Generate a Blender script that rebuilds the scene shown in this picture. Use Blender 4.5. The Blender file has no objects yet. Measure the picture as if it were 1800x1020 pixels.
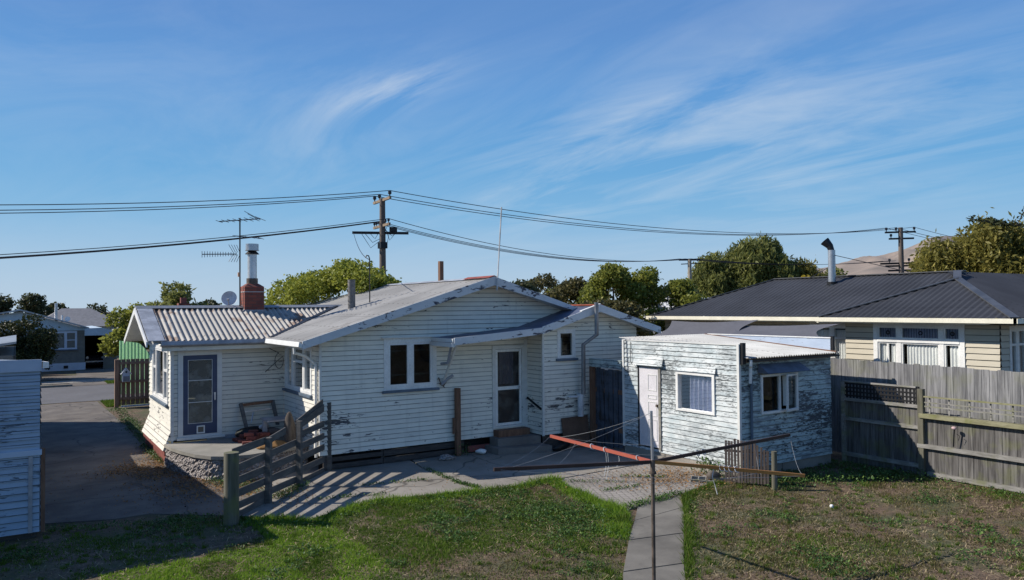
import bpy, math, random
import numpy as np
from mathutils import Vector, Matrix
random.seed(7)
S = bpy.context.scene
COL = S.collection
R = math.radians
# ------------------------------------------------------------------ camera, sky, sun
F, PI_, RO, YA, HCAM = 1350.0, .0228, -.0085, .573, 3.8
def cam_matrix():
    H = Matrix(((math.cos(YA), math.sin(YA), 0), (-math.sin(YA), math.cos(YA), 0), (0, 0, 1)))
    fw = Vector((0, math.cos(PI_), math.sin(PI_))); rt = Vector((1, 0, 0)); up = rt.cross(fw)
    c, s = math.cos(RO), math.sin(RO)
    r2 = c*rt+s*up; u2 = -s*rt+c*up
    M = Matrix((H@r2, H@u2, H@(-fw))).transposed().to_4x4()
    M.translation = (0, 0, HCAM); return M
cd = bpy.data.cameras.new('camera'); cam = bpy.data.objects.new('camera', cd); COL.objects.link(cam)
cam.matrix_world = cam_matrix(); cd.sensor_fit = 'HORIZONTAL'; cd.sensor_width = 36; cd.lens = 36*F/1800
cd.clip_start = .1; cd.clip_end = 6000; S.camera = cam
SUNV = Vector((-.81, .585, .735)).normalized()
EL = math.asin(SUNV.z)
w = bpy.data.worlds.new('World'); S.world = w; w.use_nodes = True
def build_world():
    nt = w.node_tree; nt.nodes.clear(); L = nt.links.new
    def nd(t, **k):
        n = nt.nodes.new(t)
        for a, b in k.items(): setattr(n, a, b)
        return n
    sky = nd('ShaderNodeTexSky', sky_type='NISHITA'); sky.sun_disc = False; sky.sun_elevation = EL
    sky.sun_rotation = math.atan2(SUNV.x, SUNV.y); sky.air_density = 1.15; sky.dust_density = .6; sky.ozone_density = 2.6
    tc = nd('ShaderNodeTexCoord'); sp = nd('ShaderNodeSeparateXYZ'); L(tc.outputs['Generated'], sp.inputs[0])
    def mth(op, a, b=None, c=None, clamp=False):
        n = nd('ShaderNodeMath', operation=op); n.use_clamp = clamp
        for i, v in enumerate((a, b, c)):
            if v is None: continue
            if isinstance(v, (int, float)): n.inputs[i].default_value = v
            else: L(v, n.inputs[i])
        return n.outputs[0]
    x, y, z = sp.outputs
    zz = mth('ADD', mth('MAXIMUM', z, 0.0), .10)
    # project the view direction on a high cloud sheet
    cx = mth('DIVIDE', x, zz); cy = mth('DIVIDE', y, zz)
    # along / across the streaks
    th = R(101)
    ua = mth('ADD', mth('MULTIPLY', cx, math.cos(th)), mth('MULTIPLY', cy, math.sin(th)))
    ub = mth('ADD', mth('MULTIPLY', cx, -math.sin(th)), mth('MULTIPLY', cy, math.cos(th)))
    cb = nd('ShaderNodeCombineXYZ'); L(mth('MULTIPLY', ua, .55), cb.inputs[0]); L(mth('MULTIPLY', ub, 1.5), cb.inputs[1])
    n1 = nd('ShaderNodeTexNoise'); n1.inputs['Scale'].default_value = 1.1; n1.inputs['Detail'].default_value = 12
    n1.inputs['Roughness'].default_value = .62; n1.inputs['Distortion'].default_value = 1.3; L(cb.outputs[0], n1.inputs['Vector'])
    cb2 = nd('ShaderNodeCombineXYZ'); L(mth('MULTIPLY', ua, .25), cb2.inputs[0]); L(mth('MULTIPLY', ub, .45), cb2.inputs[1]); cb2.inputs[2].default_value = 3.3
    n2 = nd('ShaderNodeTexNoise'); n2.inputs['Scale'].default_value = 1.0; n2.inputs['Detail'].default_value = 3; L(cb2.outputs[0], n2.inputs['Vector'])
    # where the cirrus gathers: soft patches around directions of the sky
    def blob(az, el, rad, amp, asp=1.0):
        A = mth('SUBTRACT', az, mth('ARCTAN2', y, x)); E_ = mth('SUBTRACT', mth('ARCSINE', z), el)
        tilt = .28
        a2 = mth('MULTIPLY', mth('ADD', mth('MULTIPLY', A, math.cos(tilt)), mth('MULTIPLY', E_, math.sin(tilt))), 1/(rad*asp))
        e2 = mth('MULTIPLY', mth('SUBTRACT', mth('MULTIPLY', E_, math.cos(tilt)), mth('MULTIPLY', A, math.sin(tilt))), 1/rad)
        r2 = mth('ADD', mth('MULTIPLY', a2, a2), mth('MULTIPLY', e2, e2))
        return mth('MULTIPLY', mth('EXPONENT', mth('MULTIPLY', r2, -1.0)), amp)
    bl = [blob(.791, .217, .10, .95, 2.2), blob(1.151, .276, .022, 1.5, 3.6), blob(.54, .19, .08, .75, 2.4), blob(1.244, .219, .08, .42, 2.5), blob(1.506, .302, .10, .35, 3), blob(.922, .176, .05, .5, 3)]
    bs = bl[0]
    for b in bl[1:]: bs = mth('ADD', bs, b)
    fil = mth('SUBTRACT', n1.outputs['Fac'], .40); fil = mth('MULTIPLY', fil, 2.6, clamp=True)
    big = mth('MULTIPLY', mth('SUBTRACT', n2.outputs['Fac'], .30), 1.5, clamp=True)
    cl = mth('ADD', mth('MULTIPLY', mth('MULTIPLY', fil, bs), .54), mth('MULTIPLY', mth('MULTIPLY', fil, big), .10))
    # thin veil low down
    low = mth('EXPONENT', mth('MULTIPLY', mth('MAXIMUM', z, 0.0), -9.0))
    cl = mth('ADD', cl, mth('MULTIPLY', low, .04)); cl = mth('MINIMUM', cl, .9)
    ramp = nd('ShaderNodeValToRGB'); L(z, ramp.inputs[0]); cr = ramp.color_ramp
    st = [(0, (.43, .57, .72)), (.055, (.34, .515, .71)), (.12, (.185, .425, .69)), (.17, (.13, .37, .67)), (.27, (.108, .305, .64)), (.34, (.105, .265, .59)), (.6, (.06, .16, .42)), (1, (.045, .12, .34))]
    cr.elements[0].position, cr.elements[1].position = 0, 1
    for p_, c_ in st[1:-1]: cr.elements.new(p_)
    for e_, (p_, c_) in zip(cr.elements, st): e_.position = p_; e_.color = c_+(1,)
    sc_ = nd('ShaderNodeVectorMath', operation='SCALE'); L(ramp.outputs[0], sc_.inputs[0]); sc_.inputs['Scale'].default_value = 1.07/(SKY_STR*2**EXPO)
    tint = nd('ShaderNodeMix', data_type='RGBA'); tint.inputs[0].default_value = .92
    L(sky.outputs[0], tint.inputs[6]); L(sc_.outputs[0], tint.inputs[7])
    mx = nd('ShaderNodeMix', data_type='RGBA'); L(cl, mx.inputs[0]); L(tint.outputs[2], mx.inputs[6]); mx.inputs[7].default_value = CLOUD
    bg = nd('ShaderNodeBackground'); bg.inputs[1].default_value = SKY_STR; L(mx.outputs[2], bg.inputs[0])
    out = nd('ShaderNodeOutputWorld'); L(bg.outputs[0], out.inputs[0])
EXPO = .36; CLOUD = (6.0, 6.6, 7.2, 1); SKY_STR = .09
build_world()
sl = bpy.data.lights.new('sun', 'SUN'); sl.energy = 4.4; sl.angle = R(.5); sl.color = (1, .93, .83)
so = bpy.data.objects.new('sun', sl); COL.objects.link(so); so.rotation_euler = SUNV.to_track_quat('Z', 'Y').to_euler(); so.location = (0, 0, 30)
S.view_settings.view_transform = 'Standard'; S.view_settings.look = 'None'; S.view_settings.exposure = EXPO; S.view_settings.gamma = 1
S.render.engine = 'CYCLES'
# ------------------------------------------------------------------ helpers
class NB:
    def __init__(s, name):
        m = bpy.data.materials.new(name); m.use_nodes = True; s.m = m; s.nt = m.node_tree; s.nt.nodes.clear()
        s.out = s.nt.nodes.new('ShaderNodeOutputMaterial'); s.b = s.nt.nodes.new('ShaderNodeBsdfPrincipled')
        s.nt.links.new(s.b.outputs[0], s.out.inputs[0]); s.geo = s.nt.nodes.new('ShaderNodeNewGeometry')
        s.pos = s.geo.outputs['Position']
    def L(s, a, b): s.nt.links.new(a, b)
    def n(s, t, **k):
        n = s.nt.nodes.new(t)
        for a, b in k.items(): setattr(n, a, b)
        return n
    def put(s, sock, v):
        if isinstance(v, (int, float)): sock.default_value = v
        elif isinstance(v, (tuple, list)): sock.default_value = tuple(v)+((1,) if len(v) == 3 and sock.type == 'RGBA' else ())
        else: s.L(v, sock)
    def math(s, op, a, b=None, clamp=False):
        n = s.n('ShaderNodeMath', operation=op); n.use_clamp = clamp; s.put(n.inputs[0], a)
        if b is not None: s.put(n.inputs[1], b)
        return n.outputs[0]
    def noise(s, sc=(1, 1, 1), detail=4, rough=.55, dist=0., off=0., vec=None):
        mp = s.n('ShaderNodeMapping'); s.L(vec or s.pos, mp.inputs[0])
        if isinstance(sc, (int, float)): sc = (sc,)*3
        mp.inputs['Scale'].default_value = sc; mp.inputs['Location'].default_value = (off, off*.7, off*1.3)
        n = s.n('ShaderNodeTexNoise'); n.inputs['Scale'].default_value = 1; n.inputs['Detail'].default_value = detail
        n.inputs['Roughness'].default_value = rough; n.inputs['Distortion'].default_value = dist; s.L(mp.outputs[0], n.inputs['Vector'])
        return n.outputs['Fac']
    def step(s, v, lo, hi):
        if hi < lo: return s.math('SUBTRACT', 1.0, s.step(v, hi, lo))
        n = s.n('ShaderNodeMapRange'); n.interpolation_type = 'SMOOTHSTEP'; s.put(n.inputs[0], v)
        n.inputs[1].default_value = lo; n.inputs[2].default_value = hi; return n.outputs[0]
    def mix(s, f, a, b, mode='MIX'):
        n = s.n('ShaderNodeMix', data_type='RGBA', blend_type=mode); s.put(n.inputs[0], f); s.put(n.inputs[6], a); s.put(n.inputs[7], b)
        return n.outputs[2]
    def bump(s, h, st=.3, d=.01):
        n = s.n('ShaderNodeBump'); n.inputs['Strength'].default_value = st; n.inputs['Distance'].default_value = d; s.L(h, n.inputs['Height'])
        s.L(n.outputs[0], s.b.inputs['Normal'])
    def fin(s, col, rough=.7, metal=0., spec=None):
        s.put(s.b.inputs['Base Color'], col); s.put(s.b.inputs['Roughness'], rough); s.put(s.b.inputs['Metallic'], metal)
        if spec is not None: s.b.inputs['Specular IOR Level'].default_value = spec
        return s.m
def plain(name, c, rough=.7, metal=0., var=.25, sc=3., bump=.15, spec=None):
    b = NB(name); f = b.noise(sc, 5); g = b.noise(sc*9, 3, off=3)
    lo = tuple(x*(1-var) for x in c); hi = tuple(min(1, x*(1+var)) for x in c)
    col = b.mix(b.step(f, .3, .7), lo, hi); col = b.mix(b.math('MULTIPLY', b.step(g, .35, .75), .35), col, tuple(x*.6 for x in c))
    b.bump(g, bump, .01); return b.fin(col, rough, metal, spec)
def paint(name, col, alt, wood, peel=.5, z0=0., pitch=.115, lap_shade_grime=.6, ps=(5, 5, 26), rough=.6, patch=.7, streak=.15, soft=.045, wash=0., lowb=0.):
    b = NB(name); sep = b.n('ShaderNodeSeparateXYZ'); b.L(b.pos, sep.inputs[0]); z = sep.outputs[2]
    big = b.noise((.7, .7, 1.1), 4, off=1.7); fine = b.noise(ps, 6, .65, .4, off=5.1); mid = b.noise((2, 2, 6), 4, off=9)
    bi = b.math('FLOOR', b.math('DIVIDE', b.math('SUBTRACT', z, z0), pitch))
    wn = b.n('ShaderNodeTexWhiteNoise', noise_dimensions='1D'); b.L(bi, wn.inputs['W'])
    base = b.mix(b.step(mid, .35, .7), col, alt)
    base = b.mix(b.math('MULTIPLY', wn.outputs['Value'], .22), base, tuple(x*.8 for x in alt))
    v = b.math('ADD', fine, b.math('MULTIPLY', b.math('SUBTRACT', big, .5), patch)); v = b.math('ADD', v, b.math('MULTIPLY', b.math('SUBTRACT', wn.outputs['Value'], .5), .08))
    v = b.math('ADD', v, b.math('MULTIPLY', b.math('SUBTRACT', b.step(z, 1.9, .6), .35), lowb))
    t = .80-.42*peel
    msk = b.step(v, t, t+soft)
    wd = b.mix(b.step(b.noise((3, 3, 60), 4, off=2), .3, .7), tuple(x*.55 for x in wood), wood)
    if wash > 0:
        w1 = b.step(b.math('ADD', b.noise((3.2, 3.2, 14), 6, .7, .6, off=40), b.math('MULTIPLY', b.math('SUBTRACT', b.noise((.9, .9, 1.3), 3, off=44), .5), .7)), .46, .66)
        base = b.mix(b.math('MULTIPLY', w1, wash), base, tuple(x*1.7 for x in wood))
    colr = b.mix(msk, base, wd)
    st = b.step(b.noise((7, 7, .5), 4, off=12), .5, .8); colr = b.mix(b.math('MULTIPLY', st, streak), colr, tuple(x*.45 for x in alt))
    if lap_shade_grime > 0:
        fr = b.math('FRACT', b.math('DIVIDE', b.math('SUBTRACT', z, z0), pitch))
        ln = b.step(fr, .80, .93)  # lap shade and joint dirt, both painted as a dark line per board
        ln2 = b.math('MULTIPLY', ln, b.math('MULTIPLY', b.step(b.noise((2.2, 2.2, 8), 4, off=20), .12, .5), lap_shade_grime))
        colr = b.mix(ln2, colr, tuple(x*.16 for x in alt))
    b.bump(b.math('SUBTRACT', fine, b.math('MULTIPLY', msk, .6)), .35, .006)
    return b.fin(colr, rough)
def timber(name, c1, c2, sc=(14, 14, 1.2), green=0., dark=.5, rough=.85, knots=.3, board=None):
    b = NB(name); g = b.noise(sc, 6, .6, .6); h = b.noise(tuple(x*3.3 for x in sc), 4, off=4); big = b.noise(.8, 3, off=8)
    ri = b.geo.outputs['Random Per Island']
    col = b.mix(b.step(g, .3, .72), c1, c2); col = b.mix(b.math('MULTIPLY', b.step(h, .5, .8), dark), col, tuple(x*.35 for x in c1))
    col = b.mix(b.math('MULTIPLY', ri, .55), col, b.mix(.5, col, tuple(x*.45 for x in c1)))
    col = b.mix(b.math('MULTIPLY', b.step(big, .5, .75), .35), col, tuple(x*.5 for x in c1))
    if green > 0: col = b.mix(b.math('MULTIPLY', b.step(b.noise(2.6, 4, off=31), .48, .65), green), col, (.16, .17, .05))
    b.bump(g, .45, .006); return b.fin(col, rough)
def foliage(name, c1, c2, c3=None, trans=.25, rough=.5):
    b = NB(name); ri = b.geo.outputs['Random Per Island']
    n = b.noise(.9, 3, off=4)
    f = b.math('ADD', b.math('MULTIPLY', ri, .6), b.math('MULTIPLY', b.math('SUBTRACT', n, .3), .8), clamp=True)
    col = b.mix(f, c1, c2)
    if c3: col = b.mix(b.step(ri, .86, .95), col, c3)
    b.fin(col, rough, spec=.18)
    tr = b.n('ShaderNodeBsdfTranslucent'); b.L(b.mix(.6, col, tuple(min(1, x*1.6) for x in c2)), tr.inputs[0])
    mx = b.n('ShaderNodeMixShader'); mx.inputs[0].default_value = trans; b.L(b.b.outputs[0], mx.inputs[1]); b.L(tr.outputs[0], mx.inputs[2]); b.L(mx.outputs[0], b.out.inputs[0])
    return b.m
def glass(name, tint=(.6, .65, .65), rough=.03, dirt=.04, frost=0.):
    b = NB(name); tr = b.n('ShaderNodeBsdfTransparent'); tr.inputs[0].default_value = tint+(1,)
    gl = b.n('ShaderNodeBsdfGlossy'); gl.inputs['Roughness'].default_value = rough; gl.inputs[0].default_value = (.95, .97, 1, 1)
    fr = b.n('ShaderNodeFresnel'); fr.inputs[0].default_value = 1.5
    bm = b.n('ShaderNodeBump'); bm.inputs['Strength'].default_value = .06; bm.inputs['Distance'].default_value = .02; b.L(b.noise(2.5, 2), bm.inputs['Height']); b.L(bm.outputs[0], gl.inputs['Normal'])
    mx = b.n('ShaderNodeMixShader'); b.L(b.math('MULTIPLY', fr.outputs[0], .55), mx.inputs[0]); b.L(tr.outputs[0], mx.inputs[1]); b.L(gl.outputs[0], mx.inputs[2])
    b.fin((.35, .36, .33), .9)
    m2 = b.n('ShaderNodeMixShader'); b.L(b.math('ADD', b.math('MULTIPLY', b.step(b.noise(3.5, 5), .4, .8), dirt), frost, clamp=True), m2.inputs[0]); b.L(mx.outputs[0], m2.inputs[1]); b.L(b.b.outputs[0], m2.inputs[2])
    b.L(m2.outputs[0], b.out.inputs[0]); return b.m
ORG = {}
class MB:
    def __init__(s): s.v = []; s.f = []
    def poly(s, pts, *fs):
        o = len(s.v); s.v += [tuple(p) for p in pts]
        for f in (fs or [tuple(range(len(pts)))]): s.f.append(tuple(o+i for i in f))
        return s
    def box(s, x0, x1, y0, y1, z0, z1):
        return s.poly([(x0, y0, z0), (x1, y0, z0), (x1, y1, z0), (x0, y1, z0), (x0, y0, z1), (x1, y0, z1), (x1, y1, z1), (x0, y1, z1)],
                      (0, 3, 2, 1), (4, 5, 6, 7), (0, 1, 5, 4), (1, 2, 6, 5), (2, 3, 7, 6), (3, 0, 4, 7))
    def beam(s, a, b, w, h, side=None, jit=0.):
        a = Vector(a); b = Vector(b); d = (b-a).normalized(); sd = Vector(side) if side else d.cross(Vector((0, 0, 1)))
        if sd.length < 1e-4: sd = Vector((1, 0, 0))
        sd = (sd-d*sd.dot(d)).normalized(); up = sd.cross(d).normalized()
        P = []
        for p in (a, b):
            for i, j in ((-1, -1), (1, -1), (1, 1), (-1, 1)):
                P.append(p+sd*i*w/2+up*j*h/2+Vector((random.uniform(-jit, jit), random.uniform(-jit, jit), random.uniform(-jit, jit))))
        return s.poly(P, (0, 1, 2, 3), (7, 6, 5, 4), (0, 4, 5, 1), (1, 5, 6, 2), (2, 6, 7, 3), (3, 7, 4, 0))
    def prism(s, pts, ext):
        n = len(pts); e = Vector(ext); P = [Vector(p) for p in pts]
        return s.poly(P+[p+e for p in P], tuple(range(n))[::-1], tuple(range(n, 2*n)), *[(i, (i+1) % n, n+(i+1) % n, n+i) for i in range(n)])
    def tube(s, pts, r, seg=8, caps=True):
        pts = [Vector(p) for p in pts]; n = len(pts); rs = r if isinstance(r, (list, tuple)) else [r]*n
        o = len(s.v); prev = None
        for i, p in enumerate(pts):
            d = (pts[min(i+1, n-1)]-pts[max(i-1, 0)]).normalized()
            u = prev if prev is not None else (Vector((0, 0, 1)) if abs(d.z) < .9 else Vector((1, 0, 0)))
            u = (u-d*u.dot(d)).normalized(); prev = u; v = d.cross(u)
            for k in range(seg):
                a = 2*math.pi*k/seg; s.v.append(tuple(p+(u*math.cos(a)+v*math.sin(a))*rs[i]))
        for i in range(n-1):
            for k in range(seg):
                k2 = (k+1) % seg; s.f.append((o+i*seg+k, o+i*seg+k2, o+(i+1)*seg+k2, o+(i+1)*seg+k))
        if caps: s.f.append(tuple(o+k for k in range(seg))[::-1]); s.f.append(tuple(o+(n-1)*seg+k for k in range(seg)))
        return s
    def build(s, name, mat, parent=None, smooth=False):
        off = Vector((0, 0, 0)) if parent is None else ORG[parent.name]
        me = bpy.data.meshes.new(name); me.from_pydata([tuple(Vector(p)-off) for p in s.v], [], s.f)
        if smooth:
            me.polygons.foreach_set('use_smooth', [True]*len(me.polygons))
            try: me.set_sharp_from_angle(angle=R(40))
            except Exception: pass
        me.materials.append(mat); o = bpy.data.objects.new(name, me); COL.objects.link(o)
        if parent is not None: o.parent = parent
        ORG[o.name] = off
        return o
def tag(o, label=None, cat=None, group=None, kind=None):
    if label: o['label'] = label
    if cat: o['category'] = cat
    if group: o['group'] = group
    if kind: o['kind'] = kind
    return o
def thing(name, label, cat, loc=(0, 0, 0), group=None):
    o = bpy.data.objects.new(name, None); COL.objects.link(o); o.location = loc; o.empty_display_size = .3
    ORG[o.name] = Vector(loc); return tag(o, label, cat, group)
def single(name, mb, mat, label, cat, group=None, loc=None, smooth=False):
    """a thing of one mesh; its origin goes to loc"""
    off = Vector(loc) if loc else Vector((0, 0, 0)); mb.v = [tuple(Vector(p)-off) for p in mb.v]
    o = mb.build(name, mat, None, smooth); o.location = off; ORG[o.name] = off; return tag(o, label, cat, group)
def struct(name, mb, mat, smooth=False):
    return tag(mb.build(name, mat, None, smooth), kind='structure')
def copy_tree(o, parent=None):
    c = o.copy(); COL.objects.link(c); c.parent = parent; ORG[c.name] = ORG[o.name]
    for ch in list(o.children): copy_tree(ch, c)
    return c
def np_mesh(name, V, nper, mat, parent=None):
    """V: (n, nper, 3) separate polygons"""
    n = V.shape[0]; me = bpy.data.meshes.new(name); V = V.reshape(-1, 3)
    if parent is not None: V = V-np.array(ORG[parent.name])
    me.vertices.add(len(V)); me.vertices.foreach_set('co', V.astype(np.float32).ravel())
    me.loops.add(n*nper); me.loops.foreach_set('vertex_index', np.arange(n*nper, dtype=np.int32))
    me.polygons.add(n); me.polygons.foreach_set('loop_start', np.arange(0, n*nper, nper, dtype=np.int32)); me.polygons.foreach_set('loop_total', np.full(n, nper, dtype=np.int32))
    me.update(); me.validate(); me.materials.append(mat); o = bpy.data.objects.new(name, me); COL.objects.link(o)
    if parent is not None: o.parent = parent
    ORG[o.name] = Vector((0, 0, 0)) if parent is None else ORG[parent.name]
    return o
def boards(mb, O, u, nrm, z0, z1, ext, opens=(), pitch=.115, zb=None, t=.018, sag=.003, seed=1, joints=True):
    """lapped weatherboards on the vertical plane through O along u facing nrm; ext(z)->(u0,u1); opens (u0,u1,z0,z1)"""
    rnd = random.Random(seed); O = Vector((O[0], O[1], 0)); u = Vector((u[0], u[1], 0)); nrm = Vector((nrm[0], nrm[1], 0))
    zb = z0 if zb is None else zb; k0 = math.floor((z0-zb)/pitch); k1 = math.ceil((z1-zb)/pitch)
    for k in range(k0, k1):
        za = zb+k*pitch; a = max(za, z0); b = min(za+pitch, z1)
        if b-a < 1e-4: continue
        dj = rnd.uniform(-.002, .003)
        zs = sorted({a, b}|{z for o in opens for z in (o[2], o[3]) if a < z < b})
        for i in range(len(zs)-1):
            p, q = zs[i], zs[i+1]; mid = (p+q)/2
            e0 = ext(p+1e-4); e1 = ext(q-1e-4)
            segs = [(e0[0], e0[1], e1[0], e1[1])]
            for o in opens:
                if o[2] < mid < o[3]:
                    ns = []
                    for s_ in segs:
                        if o[1] <= s_[0] or o[0] >= s_[1]: ns.append(s_); continue
                        if o[0] > s_[0]: ns.append((s_[0], o[0], s_[2], o[0]))
                        if o[1] < s_[1]: ns.append((o[1], s_[1], o[1], s_[3]))
                    segs = ns
            dp = lambda z: t*(1-(z-za)/pitch)+.004+dj
            for s_ in segs:
                if s_[1]-s_[0] < .005 and s_[3]-s_[2] < .005: continue
                L_ = s_[1]-s_[0]; m = max(1, int(L_/1.1)); 
                lo = []; hi = []
                for j in range(m+1):
                    f_ = j/m; sg = rnd.uniform(-sag, sag) if 0 < j < m else 0
                    ul = s_[0]+L_*f_; uh = s_[2]+(s_[3]-s_[2])*f_
                    lo.append((O+u*ul+nrm*(dp(p)+abs(sg)))+Vector((0, 0, p+(sg if p == a else 0)))); hi.append((O+u*uh+nrm*dp(q))+Vector((0, 0, q)))
                for j in range(m):
                    A, B, C, D = lo[j], lo[j+1], hi[j+1], hi[j]
                    A0 = Vector(A)-nrm*dp(p); B0 = Vector(B)-nrm*dp(p)
                    mb.poly([A, B, C, D, A0, B0], (0, 1, 2, 3), (4, 5, 1, 0))
def corr(mb, O, e, up, s0, s1, lo, hi, p=.1, A=.01, dt=None, seed=0, segs=6, trap=False):
    """corrugated sheet: O point, e unit along the eave, up unit upslope; lo/hi(s) run limits"""
    O = Vector(O); e = Vector(e).normalized(); up = Vector(up).normalized(); n = e.cross(up).normalized()
    if n.z < 0: n = -n
    N = max(2, int((s1-s0)/p*segs)); prev = None; o = len(mb.v); rnd = random.Random(seed)
    for i in range(N+1):
        s = s0+(s1-s0)*i/N
        if trap:
            ph = (s/p) % 1; h = A*(1 if ph < .18 else (-1))
        else: h = A*math.sin(2*math.pi*s/p)
        a = O+e*s+up*lo(s)+n*h; b = O+e*s+up*max(hi(s), lo(s))+n*h
        mb.v += [tuple(a), tuple(b)]
        if i: mb.f.append((o+2*i-2, o+2*i, o+2*i+1, o+2*i-1))
    return mb
def frame_rect(mb, O, u, nrm, u0, u1, z0, z1, w, d0, d1, wb=None, wt=None):
    """picture-frame trim on a wall plane, proud from d0 to d1"""
    O = Vector((O[0], O[1], 0)); u = Vector((u[0], u[1], 0)); nrm = Vector((nrm[0], nrm[1], 0))
    def bx(a, b, c, d):
        P = [O+u*x+nrm*k+Vector((0, 0, z)) for k in (d0, d1) for x, z in ((a, c), (b, c), (b, d), (a, d))]
        mb.poly(P, (0, 1, 2, 3), (7, 6, 5, 4), (0, 4, 5, 1), (1, 5, 6, 2), (2, 6, 7, 3), (3, 7, 4, 0))
    wb = w if wb is None else wb; wt = w if wt is None else wt
    if w > 0: bx(u0, u0+w, z0+wb, z1-wt); bx(u1-w, u1, z0+wb, z1-wt)
    if wb > 0: bx(u0, u1, z0, z0+wb)
    if wt > 0: bx(u0, u1, z1-wt, z1)
def wbox(mb, O, u, nrm, a, b, c, d, d0, d1):
    O = Vector((O[0], O[1], 0)); u = Vector((u[0], u[1], 0)); nrm = Vector((nrm[0], nrm[1], 0))
    P = [O+u*x+nrm*k+Vector((0, 0, z)) for k in (d0, d1) for x, z in ((a, c), (b, c), (b, d), (a, d))]
    mb.poly(P, (0, 1, 2, 3), (7, 6, 5, 4), (0, 4, 5, 1), (1, 5, 6, 2), (2, 6, 7, 3), (3, 7, 4, 0)); return mb
def curtain(mb, O, u, nrm, a, b, z0, z1, d, amp=.03, wl=.12, seed=0):
    O = Vector((O[0], O[1], 0)); u = Vector((u[0], u[1], 0)); nrm = Vector((nrm[0], nrm[1], 0)); N = max(6, int((b-a)/.012)); o = len(mb.v); rnd = random.Random(seed); ph = rnd.random()*6
    for i in range(N+1):
        s = a+(b-a)*i/N; k = d+amp*math.sin(2*math.pi*s/wl+ph+.8*math.sin(s*7+seed))
        for z, m in ((z0, 1.0), ((z0+z1)/2, .9), (z1, .6)): mb.v.append(tuple(O+u*s+nrm*(d+(k-d)*m)+Vector((0, 0, z))))
        if i:
            for j in range(2): q = o+3*i; mb.f.append((q-3+j, q+j, q+j+1, q-2+j))
    return mb
# ------------------------------------------------------------------ materials
M = {}
M['house'] = paint('house_paint', (.80, .77, .68), (.70, .68, .61), (.08, .08, .09), peel=.35, z0=.4, lap_shade_grime=.9, ps=(4, 4, 17), patch=.6, streak=.25, lowb=.07)
M['porch'] = paint('porch_paint', (.72, .69, .60), (.63, .61, .54), (.09, .08, .075), peel=.44, z0=.4, lap_shade_grime=.85)
M['trim'] = paint('trim_paint', (.70, .70, .67), (.62, .62, .60), (.18, .17, .18), peel=.24, lap_shade_grime=0, ps=(4, 4, 9), streak=.2)
M['barge'] = paint('barge_paint', (.60, .62, .64), (.52, .55, .58), (.055, .06, .09), peel=.56, lap_shade_grime=0, ps=(3, 3, 8), patch=.5, streak=.2)
M['white'] = plain('white_joinery', (.76, .76, .74), .5, var=.08)
M['sill'] = plain('blue_grey_sill', (.10, .14, .19), .6, var=.2)
M['shedlit'] = paint('shed_paint', (.63, .66, .66), (.44, .51, .53), (.15, .17, .18), peel=.70, z0=.2, lap_shade_grime=.9, ps=(9, 9, 34), patch=.7, streak=.3, soft=.14, wash=.75)
M['shedshade'] = paint('shed_paint_shaded', (.48, .57, .56), (.36, .46, .46), (.09, .105, .12), peel=.74, z0=.2, lap_shade_grime=.9, ps=(8, 8, 26), patch=.6, streak=.4, soft=.13, wash=.8)  # shed paint copied darker and greener, the end wall's shade in its colour
M['garage'] = paint('garage_paint', (.33, .415, .52), (.25, .33, .43), (.10, .13, .17), peel=.42, z0=.1, lap_shade_grime=.9, streak=.2)
M['garagetop'] = paint('garage_fascia', (.44, .52, .64), (.38, .46, .58), (.16, .17, .2), peel=.3, z0=.1, lap_shade_grime=0)
M['cream'] = paint('cream_boards', (.50, .455, .36), (.46, .42, .33), (.4, .35, .27), peel=.02, z0=0, pitch=.165, lap_shade_grime=.8, streak=.08)
M['bluedoor'] = paint('blue_door', (.05, .07, .135), (.04, .055, .11), (.2, .19, .18), peel=.22, lap_shade_grime=0, ps=(4, 4, 5), streak=.2)
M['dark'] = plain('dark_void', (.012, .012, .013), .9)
M['inner'] = plain('room_lining', (.10, .085, .07), .9)
M['glass'] = glass('window_glass'); M['dusty'] = glass('dusty_glass', (.6, .6, .55), .15, .35, .28); M['mesh'] = glass('insect_mesh', (.34, .34, .36), .4, .25, .02)
M['clear'] = glass('clear_glass', (.9, .92, .92), .03, .03, .0); M['shedcurtain'] = plain('blue_grey_curtain', (.60, .62, .78), .9, var=.1); M['curtain'] = plain('curtain_cloth', (.34, .36, .48), .9, var=.1); M['lace'] = plain('lace_curtain', (.78, .78, .76), .9, var=.08)
M['zinc'] = plain('zinc_roof', (.30, .31, .32), .42, .25, var=.2, sc=.9, bump=.2)
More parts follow.
